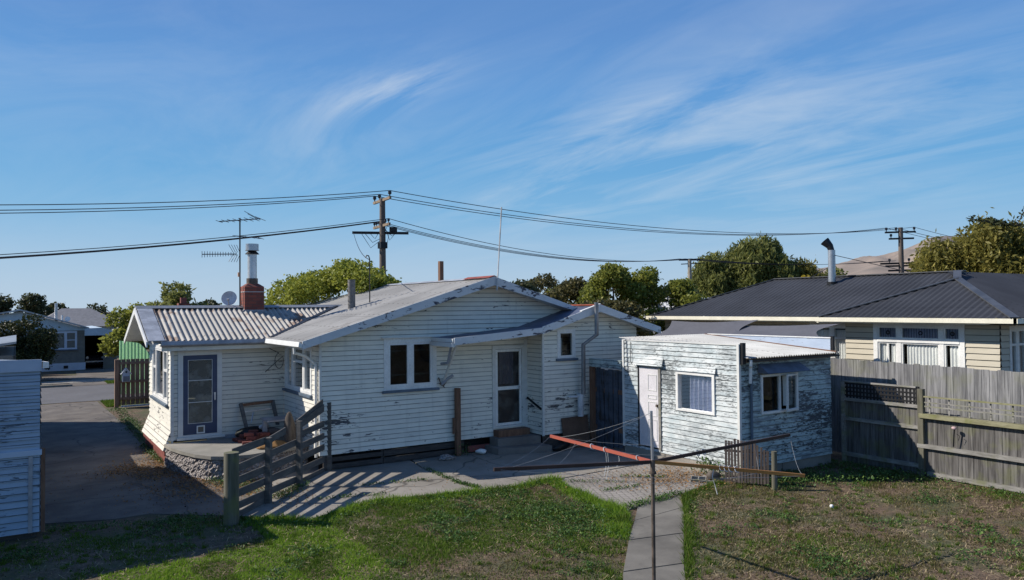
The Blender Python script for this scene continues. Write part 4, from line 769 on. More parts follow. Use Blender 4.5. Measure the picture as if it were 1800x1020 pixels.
# ------------------------------------------------------------------ leftover picket panel, post, blocks
b = MB(); P = thing('picket_panel', 'short panel of old brown pickets standing against the shed corner', 'picket panel', (12.98, 11.05, 0)); A = Vector((12.73, 11.42, 0)); B = Vector((13.24, 10.66, 0)); u = (B-A).normalized(); nr = Vector((-u.y, u.x, 0)); Lp = (B-A).length; rg = random.Random(8)
nP = 14
for i in range(nP):
    s = Lp*(i+.5)/nP; h = .94+rg.uniform(-.03, .03)-.22*(i > 8)*(i-8)/6; b.beam(A+u*s+Vector((0, 0, .05)), A+u*(s+rg.uniform(-.01, .01))+Vector((0, 0, h)), .047, .018, tuple(u), .003)
b.build('pickets', M['picket'], P)
for z in (.16, .70): MB().beam(A+nr*.03+Vector((0, 0, z)), B+nr*.03+Vector((0, 0, z)), .03, .06, (0, 0, 1)).build('rail', M['picket'], P)
b = MB(); b.tube([(13.10, 10.42, -.1), (13.10, 10.42, .80)], [.06, .055], 12); single('short_round_post', b, M['postwood'], 'short pale round post at the right end of the picket panel', 'post', smooth=True)
def block(x, y, z, a):
    b = MB()
    for (x0, x1, y0, y1) in ((-.2, .2, -.1, -.075), (-.2, .2, .075, .1), (-.2, -.175, -.075, .075), (.175, .2, -.075, .075), (-.015, .015, -.075, .075)): b.box(x0, x1, y0, y1, 0, .1)
    return b
o = single('hollow_block', block(0, 0, 0, 0), M['rail'], 'pale hollow concrete block on the paving beside the picket panel', 'block'); o.location = (12.35, 11.8, .03); o.rotation_euler = (.35, 0, -.9); o.scale = (.8, .8, .8)
single('dark_stone', rock((12.75, 11.75, .1), .14, 41, (1.5, .8, .7)), M['bark'], 'dark lump of wood behind the hollow block at the shed foundation', 'log', smooth=True)
single('white_stone', rock((12.83, 8.92, .03), .04, 43, (1, 1, 1)), M['white'], 'small white stone lying alone on the right lawn', 'stone', smooth=True)
# ------------------------------------------------------------------ rotary clothesline
def clothesline():
    T = thing('rotary_clothesline', 'old rotary clothesline with four rusty arms and slack lines', 'clothesline', (7.25, 7.75, 0)); zh = 1.70; hub = Vector((7.23, 7.74, zh))
    b = MB(); b.tube([(7.19, 7.70, -.1), (7.22, 7.73, 1.0), tuple(hub)], [.026, .026, .026], 12); b.build('lower_mast', M['rustpipe'], T, True)
    b = MB(); b.tube([tuple(hub), (7.22, 7.745, 2.385)], .021, 12); b.build('upper_mast', M['galv'], T, True)
    b = MB(); b.tube([(7.228, 7.738, zh-.14), (7.228, 7.738, zh+.03)], .034, 12); b.tube([(7.228, 7.738, zh-.16), (7.228, 7.738, zh-.13)], .05, 12); b.build('hub', M['rustpipe'], T)
    tips = {'red': (Vector((7.19, 10.04, 1.74)), 'armred', 'flaking red arm'), 'dl': (Vector((4.97, 8.15, 1.80)), 'armdark', 'dark brown arm reaching left'), 'dr': (Vector((10.03, 7.68, 1.80)), 'armdark', 'dark brown arm reaching right'), 'or': (Vector((7.23, 5.44, 1.91)), 'armorange', 'orange rusted arm')}
    tips['or'] = (Vector((9.05, 6.70, 1.47)), 'armorange', 'orange rusted arm')
    for k, (t, m, lab) in tips.items():
        b = MB(); d = (t-hub).normalized(); b.beam(tuple(hub+d*.03), tuple(t), .03, .045); a = b.build('arm', M[m], T); a['label'] = lab
    order = ['red', 'dr', 'or', 'dl']
    rnd = random.Random(2)
    def line(a, c, sag, r=.0023, n=10):
        b = MB(); P_ = [a.lerp(c, i/n)-Vector((0, 0, sag*4*(i/n)*(1-i/n))) for i in range(n+1)]; b.tube(P_, r, 5); b.build('line', M['lineC'], T)
    for f, sg in ((1.0, .10), (.72, .14)):
        for i in range(4):
            a = hub.lerp(tips[order[i]][0], f); c = hub.lerp(tips[order[(i+1) % 4]][0], f); line(a, c, sg*rnd.uniform(.6, 1.6))
    top = Vector((7.22, 7.745, 2.36))
    for k in ('red', 'dl'): line(top, hub.lerp(tips[k][0], .93), .05, .0022)
    # knotted pale cords on the arms
    for k, fs in (('red', (.12, .42, .55)), ('or', (.45, .48, .51, .55)), ('dr', (.3, .34))):
        for f in fs:
            p = hub.lerp(tips[k][0], f); b = MB(); q = [p+Vector((.035*math.cos(a), .035*math.sin(a)*.6, .035*math.sin(a))) for a in np.linspace(0, 11, 22)]; b.tube(q, .007, 5); b.build('cord_knot', M['litewire'], T)
    for f, dz in ((.40, .42), (.42, .38), (.30, .2)):
        p = hub.lerp(tips['red'][0], f); b = MB(); b.tube([p, p+Vector((.02, 0, -dz*.5)), p+Vector((-.01, .02, -dz))], .004, 5); b.build('cord_tail', M['litewire'], T)
    p = hub.lerp(tips['or'][0], .40); b = MB(); b.tube([p, p+Vector((-.03, 0, -.12)), p+Vector((.02, 0, -.25)), p+Vector((.03, -.03, -.36))], .006, 5); b.build('cord_tail', M['litewire'], T)
clothesline()
# ------------------------------------------------------------------ side fences on the right
def near_fence():
    X = 16.85; T = thing('garden_fence', 'weathered grey board fence with lattice on its left half and open slats on its right', 'fence', (X, 9, 0)); rnd = random.Random(4)
    def palings(y0, y1, z0, z1, x, w=.15, name='palings', jz=.02):
        b = MB(); y = y0
        while y < y1: ww = w*rnd.uniform(.9, 1.08); b.box(x+rnd.uniform(-.004, .004), x+.018+rnd.uniform(0, .004), y, min(y1, y+ww-.006), z0, z1+rnd.uniform(-jz, jz)); y += ww
        return b
    palings(9.45, 11.35, .02, 1.56, X+.03, jz=.004).build('palings', M['pale'], T); palings(2.0, 9.40, .06, 1.40, X+.03, jz=.004).build('palings', M['pale'], T)
    MB().box(X-.05, X+.06, 9.38, 9.50, 0, 1.92).build('post', M['postwood'], T); MB().box(X-.05, X+.05, 11.30, 11.38, 0, 1.95).build('post', M['rail'], T); MB().box(X+.0, X+.06, 9.50, 9.56, 1.5, 1.96).build('post', M['black'], T)
    for z0, z1 in ((1.49, 1.56), (1.02, 1.10), (.17, .26)): MB().box(X-.03, X+.028, 9.42, 11.36, z0, z1).build('rail', M['rail'], T)
    MB().box(X-.02, X+.04, 9.55, 11.36, 1.93, 1.965).build('lattice_rail', M['rail'], T)
    b = MB(); y = 9.58
    while y < 11.33: b.box(X+.012, X+.022, y, y+.045, 1.56, 1.93); y += .087
    z = 1.60
    while z < 1.93: b.box(X+.000, X+.010, 9.56, 11.34, z, z+.040); z += .095
    b.build('lattice', M['black'], T)
    MB().box(X-.05, X+.02, 2.0, 9.36, 1.745, 1.775).build('top_rail', M['moss'], T)
    for z0, z1 in ((1.62, 1.645), (1.53, 1.56)): MB().box(X-.02, X+.0, 2.0, 9.36, z0, z1).build('slat', M['rail'], T)
    b = MB(); y = 2.1
    while y < 9.3: b.box(X+.002, X+.02, y, y+.03, 1.40, 1.745); y += .42
    b.build('uprights', M['rail'], T)
    MB().box(X-.08, X+.028, 2.0, 9.46, 1.29, 1.385).build('rail', M['moss'], T); MB().box(X-.06, X+.028, 2.0, 9.52, .63, .715).build('rail', M['rail'], T); MB().box(X-.05, X+.028, 2.0, 9.31, .03, .12).build('rail', M['rail'], T)
    return palings
pal = near_fence()
T = thing('neighbour_fence', 'taller plain paling fence standing behind the lattice fence', 'fence', (17.6, 8, 0))
b = MB(); rnd = random.Random(9); y = 1.0
while y < 16.5:
    ww = .155*rnd.uniform(.9, 1.06); zt = 2.36+.075*max(0, y-7.6)/4.5+rnd.uniform(-.014, .014); b.box(17.6+rnd.uniform(-.004, .004), 17.62+rnd.uniform(0, .006), y, y+ww-.007, .05, zt); y += ww
b.build('palings', M['pale2'], T); MB().box(17.63, 17.70, 1, 16.5, 2.0, 2.09).build('rail', M['rail'], T); MB().box(17.63, 17.70, 1, 16.5, .4, .49).build('rail', M['rail'], T)
b = MB(); b.tube([(16.78, 8.72, .76), (16.76, 8.70, .95), (16.75, 8.68, 1.13)], .014, 6); Tt = thing('garden_tap', 'bent black garden stake with a pink knob leaning on the right fence', 'stake', (16.76, 8.7, .76)); b.build('stem', M['black'], Tt); rock((16.74, 8.68, 1.16), .045, 3, (1, 1.2, .8), 8, .1).build('knob', plain('pink_knob', (.6, .42, .42), .6), Tt, True)
MB().tube([(16.76, 8.64, 1.04), (16.77, 8.58, 1.0), (16.78, 8.62, .9)], .006, 5).build('twig', M['black'], Tt)
# ------------------------------------------------------------------ neighbour's house on the right
def neighbour():
    XN, XEv, ZE = 21.5, 20.9, 3.42; T = thing('cream_house', "cream board house with a charcoal hip roof behind the paling fence", 'house', (25, 15, 0)); sl = .405
    b = MB(); boards(b, (XN, 0), (0, 1), (-1, 0), .5, 3.30, lambda z: (9.93, 14.35), [(10.80, 13.42, 1.3, 3.28)], pitch=.165, zb=0, t=.03, seed=31); b.build('front_wall', M['cream'], T)
    b = MB(); boards(b, (XN+.4, 0), (0, 1), (-1, 0), .5, 3.30, lambda z: (14.35, 22.6), [(14.42, 15.9, 1.3, 3.22)], pitch=.165, zb=0, t=.03, seed=32); b.build('recessed_wall', M['cream'], T)
    b = MB(); boards(b, (0, 9.93), (1, 0), (0, -1), .5, 3.30, lambda z: (XN, 30), [(21.95, 23.4, 1.2, 3.2)], pitch=.165, zb=0, t=.03, seed=33); b.build('side_wall', M['cream'], T)
    b = MB(); b.box(XN+.05, 30, 9.98, 22, 0, .5); b.build('base', M['whitebase'], T)
    b = MB(); b.box(XN+2.6, XN+2.65, 9.98, 22.6, .5, 3.3); b.build('inner_room', M['inner'], T)
    # big window: stained top lights over curtained panes
    O, u, n = (XN, 0), (0, 1), (-1, 0)
    b = MB(); frame_rect(b, O, u, n, 10.80, 13.42, 1.3, 3.27, .13, -.06, .05); wbox(b, O, u, n, 10.93, 13.29, 2.70, 2.80, -.05, .06)
    for m in (11.42, 12.64): wbox(b, O, u, n, m-.06, m+.06, 1.4, 3.15, -.05, .04)
    for a, c in ((10.93, 11.36), (11.48, 12.58), (12.70, 13.29)):
        frame_rect(b, O, u, n, a, c, 2.80, 3.15, .04, -.04, .025); frame_rect(b, O, u, n, a, c, 1.4, 2.70, .045, -.04, .025)
    wbox(b, O, u, n, 12.96, 13.02, 1.4, 2.7, -.04, .02)
    wf = b.build('window', M['white'], T)
    for a, c in ((10.93, 11.36), (11.48, 12.58), (12.70, 13.29)):
        for z0, z1 in ((2.84, 3.11), (1.44, 2.66)): MB().poly([(XN+.0, a+.03, z0), (XN+.0, c-.03, z0), (XN+.0, c-.03, z1), (XN+.0, a+.03, z1)]).build('pane', M['clear'], wf)
        l = MB(); y = a+.06
        while y < c-.04: wbox(l, O, u, n, y-.004, y+.004, 2.84, 3.11, -.012, -.004); y += .075
        yc = (a+c)/2
        for k in range(8): an = k*math.pi/4; l.tube([(XN+.01, yc+.05*math.cos(an), 2.975+.05*math.sin(an)), (XN+.01, yc+.05*math.cos(an+.785), 2.975+.05*math.sin(an+.785))], .018, 5)
        l.build('leadlight', M['black'], wf)
    for i, (a, c) in enumerate(((10.95, 11.25), (11.5, 12.45), (12.72, 12.92), (13.06, 13.26))): cc = MB(); curtain(cc, O, u, n, a, c, 1.4, 2.66, -.06, .02, .09, i); cc.build('lace_curtain', M['lace'], T)
    cc = MB(); curtain(cc, O, u, n, 10.9, 13.3, 2.75, 3.15, -.15, .02, .12, 5); cc.build('lace_curtain', M['curtain'], T)
    O2 = (XN+.4, 0); window(T, O2, u, n, 14.42, 15.9, 1.3, 3.22, mull=(15.1,), trans=((14.5, 15.8, 2.74),), sash=.05, fr=.12, sill=False, pane='clear'); cc = MB(); curtain(cc, O2, u, n, 14.5, 15.8, 1.4, 3.0, -.12, .02, .09, 9); cc.build('lace_curtain', M['lace'], T)
    window(T, (0, 9.93), (1, 0), (0, -1), 21.95, 23.4, 1.2, 3.2, mull=(22.4, 22.9), trans=((22.0, 23.3, 2.7),), sash=.05, fr=.1, sill=False, paintm='trim', pane='clear'); cc = MB(); curtain(cc, (0, 9.93), (1, 0), (0, -1), 22.0, 23.3, 1.3, 3.1, -.12, .02, .1, 7); cc.build('lace_curtain', M['lace'], T)
    # roofs
    def hiproof(name, O, e, up, s1, lo, hi, p=.19, A=.014): b = MB(); corr(b, O, e, up, 0, s1, lo, hi, p=p, A=A, segs=5); return b.build(name, M['darkroof'], T)
    cs = math.sqrt(1+sl*sl)
    # front hip section
    up = Vector((1, 0, sl)).normalized(); hiproof('front_hip_roof', (20.9, 9.3, ZE), (0, 1, 0), up, 5.6, lambda s: 0, lambda s: min(s, 5.6-s)*cs)
    up2 = Vector((0, 1, sl)).normalized(); Wd = 9.0; hiproof('side_roof', (20.9, 9.3, ZE), (1, 0, 0), up2, Wd, lambda s: 0, lambda s: min(s, 3.42)*cs)
    mr = MB(); corr(mr, (21.3, 9.3, ZE), (0, 1, 0), up, 0, 13.6, lambda s: (max(0, (min(s, 5.6-s))-.4)*cs*.0), lambda s: min(3.42, 13.6-s if s > 9 else 9, (s if s < 3.5 else 9))*cs if s > 2.8 else 0, p=.19, A=.014, segs=5); mr.build('main_roof', M['darkroof'], T)
    up3 = Vector((-1, 0, sl)).normalized(); zr = ZE+3.42*sl
    hiproof('main_roof', (28.15, 12.8, ZE), (0, 1, 0), up3, 10.1, lambda s: 0, lambda s: min(3.42, 10.1-s)*cs)
    b = MB(); b.poly([(21.3, 22.9, ZE), (24.72, 19.5, zr), (28.2, 22.9, ZE)]); b.build('end_roof', M['darkroof'], T)
    capm = plain('charcoal_cap', (.075, .078, .085), .45)
    b = MB()
    for a, c in (((20.9, 9.3, ZE), (23.7, 12.1, ZE+2.8*sl)), ((20.9, 14.9, ZE), (23.7, 12.1, ZE+2.8*sl)), ((21.3, 22.9, ZE), (24.72, 19.5, zr)), ((24.72, 12.4, zr), (24.72, 19.5, zr)), ((23.7, 12.1, ZE+2.8*sl), (24.5, 12.5, zr)), ((24.72, 12.72, zr), (29.0, 12.72, zr-.35))): b.beam(Vector(a)+Vector((0, 0, .02)), Vector(c)+Vector((0, 0, .02)), .22, .03)
    b.build('hip_capping', capm, T)
    b = MB(); b.box(20.86, 20.98, 9.24, 14.96, ZE-.13, ZE-.005); b.box(21.22, 21.34, 14.96, 23.0, ZE-.13, ZE-.005); b.box(20.86, 30, 9.22, 9.32, ZE-.13, ZE-.005); gt = b.build('gutter', M['creamgut'], T)
    b = MB(); b.box(20.98, 21.5, 9.32, 15.0, ZE-.17, ZE-.145); b.box(21.34, 21.9, 15.0, 23.0, ZE-.17, ZE-.145); b.box(20.98, 30, 9.32, 9.93, ZE-.172, ZE-.147); b.build('soffit', M['creamgut'], T)
    # flue
    b = MB(); b.tube([(24.05, 16.55, zr-.4), (24.05, 16.55, 5.72)], .125, 16); fl = b.build('flue_pipe', M['galv'], T, True)
    b = MB(); b.tube([(24.05, 16.55, 5.70), (24.03, 16.6, 5.86), (23.95, 16.75, 6.05)], [.10, .12, .17], 14); b.tube([(24.05, 16.55, zr-.30), (24.05, 16.55, zr-.2)], .17, 14); b.build('flue_cowl', M['black'], fl)
    b = MB(); b.tube([(24.05, 16.5, 5.55), (24.4, 14.0, 4.85)], .012, 5); b.tube([(24.05, 16.5, 5.2), (24.3, 17.6, 4.8)], .012, 5); b.build('flue_stay', M['wire'], fl)
neighbour()
def sail(name, A, B, C, D, lab, sag=.12):
    A, B, C, D = map(Vector, (A, B, C, D)); N = 14; b = MB()
    for i in range(N+1):
        for j in range(N+1):
            s, t = i/N, j/N
            # edges pull inwards
            P_ = A.lerp(B, s).lerp(D.lerp(C, s), t); cen = (A+B+C+D)/4; k = .22*((1-(2*s-1)**2)*abs(2*t-1)+(1-(2*t-1)**2)*abs(2*s-1))
            P_ = P_.lerp(cen, k); P_.z -= sag*(1-(2*s-1)**2)*(1-(2*t-1)**2)*.5; b.v.append(tuple(P_))
    for i in range(N):
        for j in range(N): q = i*(N+1)+j; b.f.append((q, q+1, q+N+2, q+N+1))
    o = single(name, b, M['shade'], lab, 'shade sail', smooth=True)
sail('shade_sail', (19.6, 19.9, 3.28), (20.6, 16.9, 3.33), (18.3, 15.6, 2.80), (18.0, 19.9, 2.62), 'grey shade sail stretched behind the shed roof, the left of two')
sail('shade_sail', (20.2, 18.0, 3.14), (20.4, 13.8, 3.24), (18.2, 12.9, 2.90), (18.2, 16.2, 2.88), 'grey shade sail with a white corner clip by the neighbour window, the right of two')
# ------------------------------------------------------------------ blue sheds at the left edge
def left_shed():
    T = thing('blue_garage', 'pale blue board garage cut by the left edge of the photo', 'garage', (-2, 18, 0))
    b = MB(); boards(b, (0, 15.2), (1, 0), (0, -1), .12, 2.80, lambda z: (-4.2, .34), [], pitch=.112, zb=.1, seed=41, t=.02); b.build('front_wall', M['garage'], T)
    b = MB(); boards(b, (.34, 0), (0, 1), (1, 0), .12, 2.80, lambda z: (15.2, 22.1-(max(0, z-2.5)/.35)*6.9), [], pitch=.112, zb=.1, seed=42, t=.02); b.build('side_wall', M['garage'], T)
    b = MB(); b.prism([(-4.2, 15.16, 2.80), (.36, 15.16, 2.80), (.36, 15.16, 2.995), (-.4, 15.16, 3.0), (-4.2, 15.16, 3.55)], (0, .04, 0)); b.build('front_fascia', M['garagetop'], T)
    b = MB(); b.box(-4.2, .37, 15.15, 15.2, 1.40, 1.49); b.build('middle_rail', M['garagetop'], T)
    b = MB(); b.box(.18, .24, 15.163, 15.18, .12, 1.39); b.build('grey_strip', M['gutter'], T)
    b = MB(); b.box(.36, .42, 15.2, 15.32, .1, 1.5); b.build('rusty_edge', M['brown'], T)
    b = MB(); b.poly([(-4.2, 15.18, 3.48), (-.4, 15.18, 2.97), (.42, 15.18, 2.96), (.42, 22.1, 2.60), (-.4, 22.1, 2.60), (-4.2, 22.1, 3.0)]); b.build('roof', M['zinc'], T)
    b = MB(); b.beam((.42, 15.12, 2.90), (.42, 22.1, 2.55), .09, .10); b.build('gutter', M['white'], T)
    b = MB(); b.box(-4.2, .3, 15.3, 22, 0, .12); b.box(-4.2, .3, 22.05, 22.1, 0, 2.55); b.build('base', M['skirt'], T)
    T = thing('board_fence_panel', 'grey board fence panel between the blue garage and the white topped shed', 'fence', (0, 23, 0)); b = MB(); y = 22.1
    while y < 24.7: b.box(.3, .33, y, y+.15, 0, 2.0); y += .16
    b.build('palings', M['pale'], T); MB().box(.26, .3, 22.1, 24.8, 1.6, 1.7).build('rail', M['rail'], T)
    T = thing('white_topped_shed', 'small grey shed with a white roof edge behind the blue garage', 'shed', (-2, 28, 0))
    b = MB(); b.box(-4, -.06, 24.8, 31.5, 0, 2.62); b.build('walls', M['brickgrey'], T); b = MB(); b.prism([(-4.0, 24.7, 2.3), (.0, 24.7, 2.94), (.0, 24.7, 3.0), (-4.0, 24.7, 2.4)], (0, 6.9, 0)); b.build('roof', M['zinc'], T)
    b = MB(); b.box(-.05, -.02, 24.78, 31.5, 0, 2.62); b.build('side_cladding', M['pale'], T)
left_shed()
# ------------------------------------------------------------------ fence and letterbox at the street
T = thing('brown_paling_fence', 'brown stained paling fence with a letterbox at the end of the driveway', 'fence', (3.9, 33.6, 0))
b = MB(); x = 3.3; rnd = random.Random(3)
while x < 4.95: b.box(x, x+.145, 33.60, 33.62, .12, 1.90+rnd.uniform(-.01, .01)); x += .165
b.build('palings', M['redwood'], T)
for z in (.32, .98, 1.70): MB().box(3.3, 4.95, 33.54, 33.6, z, z+.1).build('rail', M['redwood'], T)
MB().box(3.22, 3.36, 33.5, 33.64, 0, 1.9).build('post', M['redwood'], T); MB().box(3.45, 4.9, 33.6, 33.63, .03, .10).build('bottom_board', M['white'], T)
MB().box(4.42, 4.50, 33.3, 33.4, 0, 1.45).build('post', M['brown'], T)
T = thing('letterbox', 'small white house shaped letterbox fixed to the brown paling fence', 'letterbox', (3.6, 33.4, 1.0))
b = MB(); b.prism([(3.47, 33.3, 1.04), (3.73, 33.3, 1.04), (3.73, 33.3, 1.38), (3.60, 33.3, 1.54), (3.47, 33.3, 1.38)], (0, .22, 0)); b.build('box', M['whitebase'], T)
b = MB(); b.prism([(3.40, 33.26, 1.34), (3.60, 33.26, 1.58), (3.80, 33.26, 1.34), (3.78, 33.26, 1.32), (3.60, 33.26, 1.54), (3.42, 33.26, 1.32)], (0, .3, 0)); b.build('roof', M['white'], T)
b = MB(); b.tube([(3.60, 33.295, 1.42), (3.60, 33.29, 1.42)], .035, 10); b.build('hole', M['black'], T); MB().box(3.49, 3.71, 33.28, 33.3, 1.06, 1.26).build('front_plate', M['gutter'], T)
MB().box(3.09, 3.22, 33.5, 33.62, .85, 1.1); 
b = MB(); N = 40
for i in range(N):
    s0, s1 = i/N, (i+1)/N
    zt = lambda s: 2.55-.20*s-(.62*max(0, (s-.55)/.45)**1.6)
    x0, x1 = 3.63+1.25*s0, 3.63+1.25*s1; y0, y1 = 36.0+.02*math.sin(s0*60), 36.0+.02*math.sin(s1*60)
    b.poly([(x0, y0, .3), (x1, y1, .3), (x1, y1, zt(s1)), (x0, y0, zt(s0))])
sv = single('green_fibreglass_screen', b, M['greenfib'], 'bright green corrugated plastic screen above the brown paling fence', 'screen')
sv.modifiers.new('Solidify', 'SOLIDIFY').thickness = .01
# ------------------------------------------------------------------ houses across the street
def far_house():
    T = thing('grey_brick_house', 'grey brick house with blue white gable and carport across the street', 'house', (2, 57, 0)); Y = 57
    b = MB(); b.box(-6, 3.74, Y, Y+.2, .48, 2.56); b.box(3.54, 3.74, Y+.2, Y+9, .48, 2.56); b.build('brick_wall', M['brickgrey'], T)
    b = MB(); b.box(-6, 3.78, Y-.05, Y+.2, 0, .48); b.box(3.55, 3.78, Y+.2, Y+9, 0, .48); b.build('plinth', M['whitebase'], T)
    for x in (1.55, 2.55): MB().box(x, x+.25, Y-.07, Y-.04, .14, .32).build('vent', M['black'], T)
    b = MB(); b.prism([(-5.5, Y-.03, 2.56), (3.76, Y-.03, 2.56), (3.76, Y-.03, 2.70), (.2, Y-.03, 3.80), (-5.5, Y-.03, 2.75)], (0, .05, 0)); b.build('gable_cladding', M['clad'], T)
    b = MB(); b.prism([(-5.7, Y-.4, 2.72), (.2, Y-.4, 3.86), (3.95, Y-.4, 2.68), (3.95, Y-.4, 2.76), (.2, Y-.4, 3.96), (-5.7, Y-.4, 2.8)], (0, 9.5, 0)); b.build('roof', M['cap'], T)
    window(T, (0, Y), (1, 0), (0, -1), 1.2, 3.3, 1.36, 2.52, mull=(1.86, 2.66), trans=((1.3, 1.82, 1.95), (2.7, 3.2, 1.95)), sash=.04, fr=.08, sill=True, d=.05, paintm='whitebase')
    c = MB(); curtain(c, (0, Y), (1, 0), (0, -1), 1.3, 3.2, 1.45, 2.45, -.12, .02, .16, 1); c.build('curtain', M['curtain'], T)
    MB().box(1.2, 3.3, Y+.3, Y+.32, 1.2, 2.6).build('inner_room', M['inner'], T)
    b = MB(); b.tube([(2.2, Y+2, 2.9), (2.2, Y+2, 4.35)], .09, 8); b.build('flue_pipe', M['galv'], T); b = MB(); b.tube([(2.5, Y+1, 3.1), (2.5, Y+1, 3.55)], .06, 8); b.build('vent_pipe', M['white'], T)
    b = MB(); b.tube([(2.84, Y+1, 3.28), (2.80, Y+.9, 3.3)], [.01, .17], 12); b.build('dish', M['white'], T)
    # carport
    b = MB(); b.prism([(3.70, Y-.4, 2.68), (4.7, Y-.4, 2.72), (5.7, Y-.4, 2.34), (5.7, Y-.4, 2.22), (3.70, Y-.4, 2.22)], (0, .1, 0)); b.prism([(3.74, Y-.3, 2.66), (4.7, Y-.3, 2.72), (5.7, Y-.3, 2.34), (5.7, Y-.3, 2.26), (3.74, Y-.3, 2.5)], (0, 8, 0)); b.build('carport_roof', M['clad'], T)
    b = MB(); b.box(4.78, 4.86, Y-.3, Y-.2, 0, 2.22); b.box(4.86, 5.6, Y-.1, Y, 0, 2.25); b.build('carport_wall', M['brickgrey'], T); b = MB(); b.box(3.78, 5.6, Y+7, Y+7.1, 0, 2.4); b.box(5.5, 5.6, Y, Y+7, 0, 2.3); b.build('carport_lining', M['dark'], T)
    c = thing('parked_car', 'dark car parked nose out inside the carport across the street', 'car', (4.3, 58, 0))
    b = MB(); pr = [(58.0, .25), (57.95, .7), (58.1, .85), (59.2, .95), (59.9, 1.42), (61.6, 1.42), (62.2, .95), (62.3, .3)]
    b.prism([(3.5+.25, y, z) for y, z in pr][::-1], (1.1+.2, 0, 0)); b.build('body', M['carpaint'], c)
    b = MB(); b.box(3.85, 4.95, 57.90, 57.96, .42, .50); b.build('bumper', M['chrome'], c)
    for x in (3.95, 4.85): b = MB(); b.tube([(x, 57.96, .72), (x, 57.93, .72)], .09, 10); b.build('headlight', M['chrome'], c)
    for x in (3.8, 4.9): 
        for y in (58.7, 61.4): b = MB(); b.tube([(x, y, .3), (x+.18, y, .3)], .3, 12); b.build('wheel', M['black'], c)
    b = MB(); b.poly([(3.9, 59.25, 1.0), (4.9, 59.25, 1.0), (4.85, 59.82, 1.38), (3.95, 59.82, 1.38)]); b.build('windscreen', M['glass'], c)
    T = thing('grey_roofed_house', 'house with a plain grey tiled hip roof behind the brick house', 'house', (4, 74, 0))
    b = MB(); b.box(1.6, 8.2, 72, 80, 0, 2.7); b.build('walls', M['clad'], T)
    b = MB(); b.poly([(.9, 71.4, 2.55), (8.0, 71.4, 2.55), (5.3, 75, 4.05), (3.2, 75, 4.05), (.9, 80, 2.5), (8, 80, 2.5)], (0, 1, 2, 3), (0, 3, 4), (1, 5, 2)); b.build('roof', M['tile'], T)
far_house()
T = thing('wooden_boundary_fence', 'low grey paling fence beside the grey brick house', 'fence', (-1, 54, 0)); b = MB(); x = -6
while x < 1.0: b.box(x, x+.13, 54, 54.02, 0, 1.75); x += .15
b.build('palings', M['pale'], T); MB().box(-6, 1, 54.02, 54.08, 1.2, 1.3).build('rail', M['rail'], T)
T = thing('white_roofed_outbuilding', 'distant building with a pale flat roof beside the round hedge trees', 'building', (27.5, 25.5, 0)); MB().box(26.3, 29.5, 24.6, 29, 0, 4.0).build('walls', M['whitebase'], T); b = MB(); b.prism([(26.2, 24.4, 4.0), (29.6, 24.4, 4.0), (29.6, 29, 4.25), (26.2, 29, 4.25)], (0, 0, .06)); b.build('roof', M['white'], T)
T = thing('far_brick_chimney', 'small red brick chimney showing over the porch ridge left of the dish', 'chimney', (5.5, 34.3, 0)); MB().box(6.6, 7.1, 40, 40.5, 0, 4.15).build('stack', M['brick'], T); MB().box(6.72, 6.98, 40.12, 40.38, 4.15, 4.42).build('pot', M['brownpot'] if 'brownpot' in M else M['redpaint'], T)
# ------------------------------------------------------------------ aerials, dish
def yagi(T, c, d, L, n, el, elz=(0, 0, 1), name='boom', m='alu'):
    c = Vector(c); d = Vector(d).normalized(); e = Vector(elz).normalized()
    b = MB(); b.beam(tuple(c-d*L*.5), tuple(c+d*L*.5), .025, .025); bo = b.build(name, M[m], T)
    b = MB()
    for i in range(n): p = c+d*(L*(i/(n-1)-.5)); l = el*(.6+.5*i/(n-1)); b.tube([tuple(p-e*l/2), tuple(p+e*l/2)], .008, 5)
    b.build('elements', M[m], bo)
T = thing('tv_aerial', 'tall television aerial mast with several yagi arrays beside the brick chimney', 'aerial', (5.22, 22.1, 3.9))
b = MB(); b.tube([(5.22, 22.05, 3.8), (5.22, 22.05, 6.36)], .02, 8); b.build('mast', M['black'], T)
yagi(T, (5.22, 22.05, 6.30), (.84, -.54, .06), 1.15, 8, .9, (.5, .85, 0))
yagi(T, (5.55, 22.05, 6.44), (.5, -.2, .8), .001+.02, 2, .45, (-.6, .2, .35), 'dipole')
yagi(T, (5.42, 22.0, 5.83), (.84, -.54, -.1), .75, 7, .5, (.5, .85, 0))
yagi(T, (4.72, 22.3, 5.35), (-.84, .54, 0), .95, 14, .16, (0, 0, 1))
b = MB()
for s in (-1, 1):
    for i in range(4): b.tube([(5.05+i*.06, 22.1, 5.37+s*.03), (4.93+i*.07, 22.1, 5.37+s*.24)], .007, 5)
b.build('reflector', M['alu'], T)
b = MB(); b.box(5.16, 5.22, 22.0, 22.06, 4.72, 4.84); b.build('splitter_box', plain('faded_orange', (.45, .25, .15), .7), T)
T = thing('satellite_dish', 'grey satellite dish on the porch ridge left of the brick chimney', 'satellite dish', (5.0, 22.3, 3.86)); b = MB(); ax = Vector((.80, .42, .28)).normalized(); ax = Vector((-.30, -.86, .38)).normalized()
e1 = ax.cross(Vector((0, 0, 1))).normalized(); e2 = e1.cross(ax).normalized(); c = Vector((5.02, 22.4, 4.10)); NR, NA = 6, 26
for i in range(NR+1):
    for j in range(NA): r = i/NR; a = 2*math.pi*j/NA; b.v.append(tuple(c+e1*.21*r*math.cos(a)+e2*.22*r*math.sin(a)+ax*(.07*r*r)))
for i in range(NR):
    for j in range(NA): j2 = (j+1) % NA; b.f.append((i*NA+j, (i+1)*NA+j, (i+1)*NA+j2, i*NA+j2))
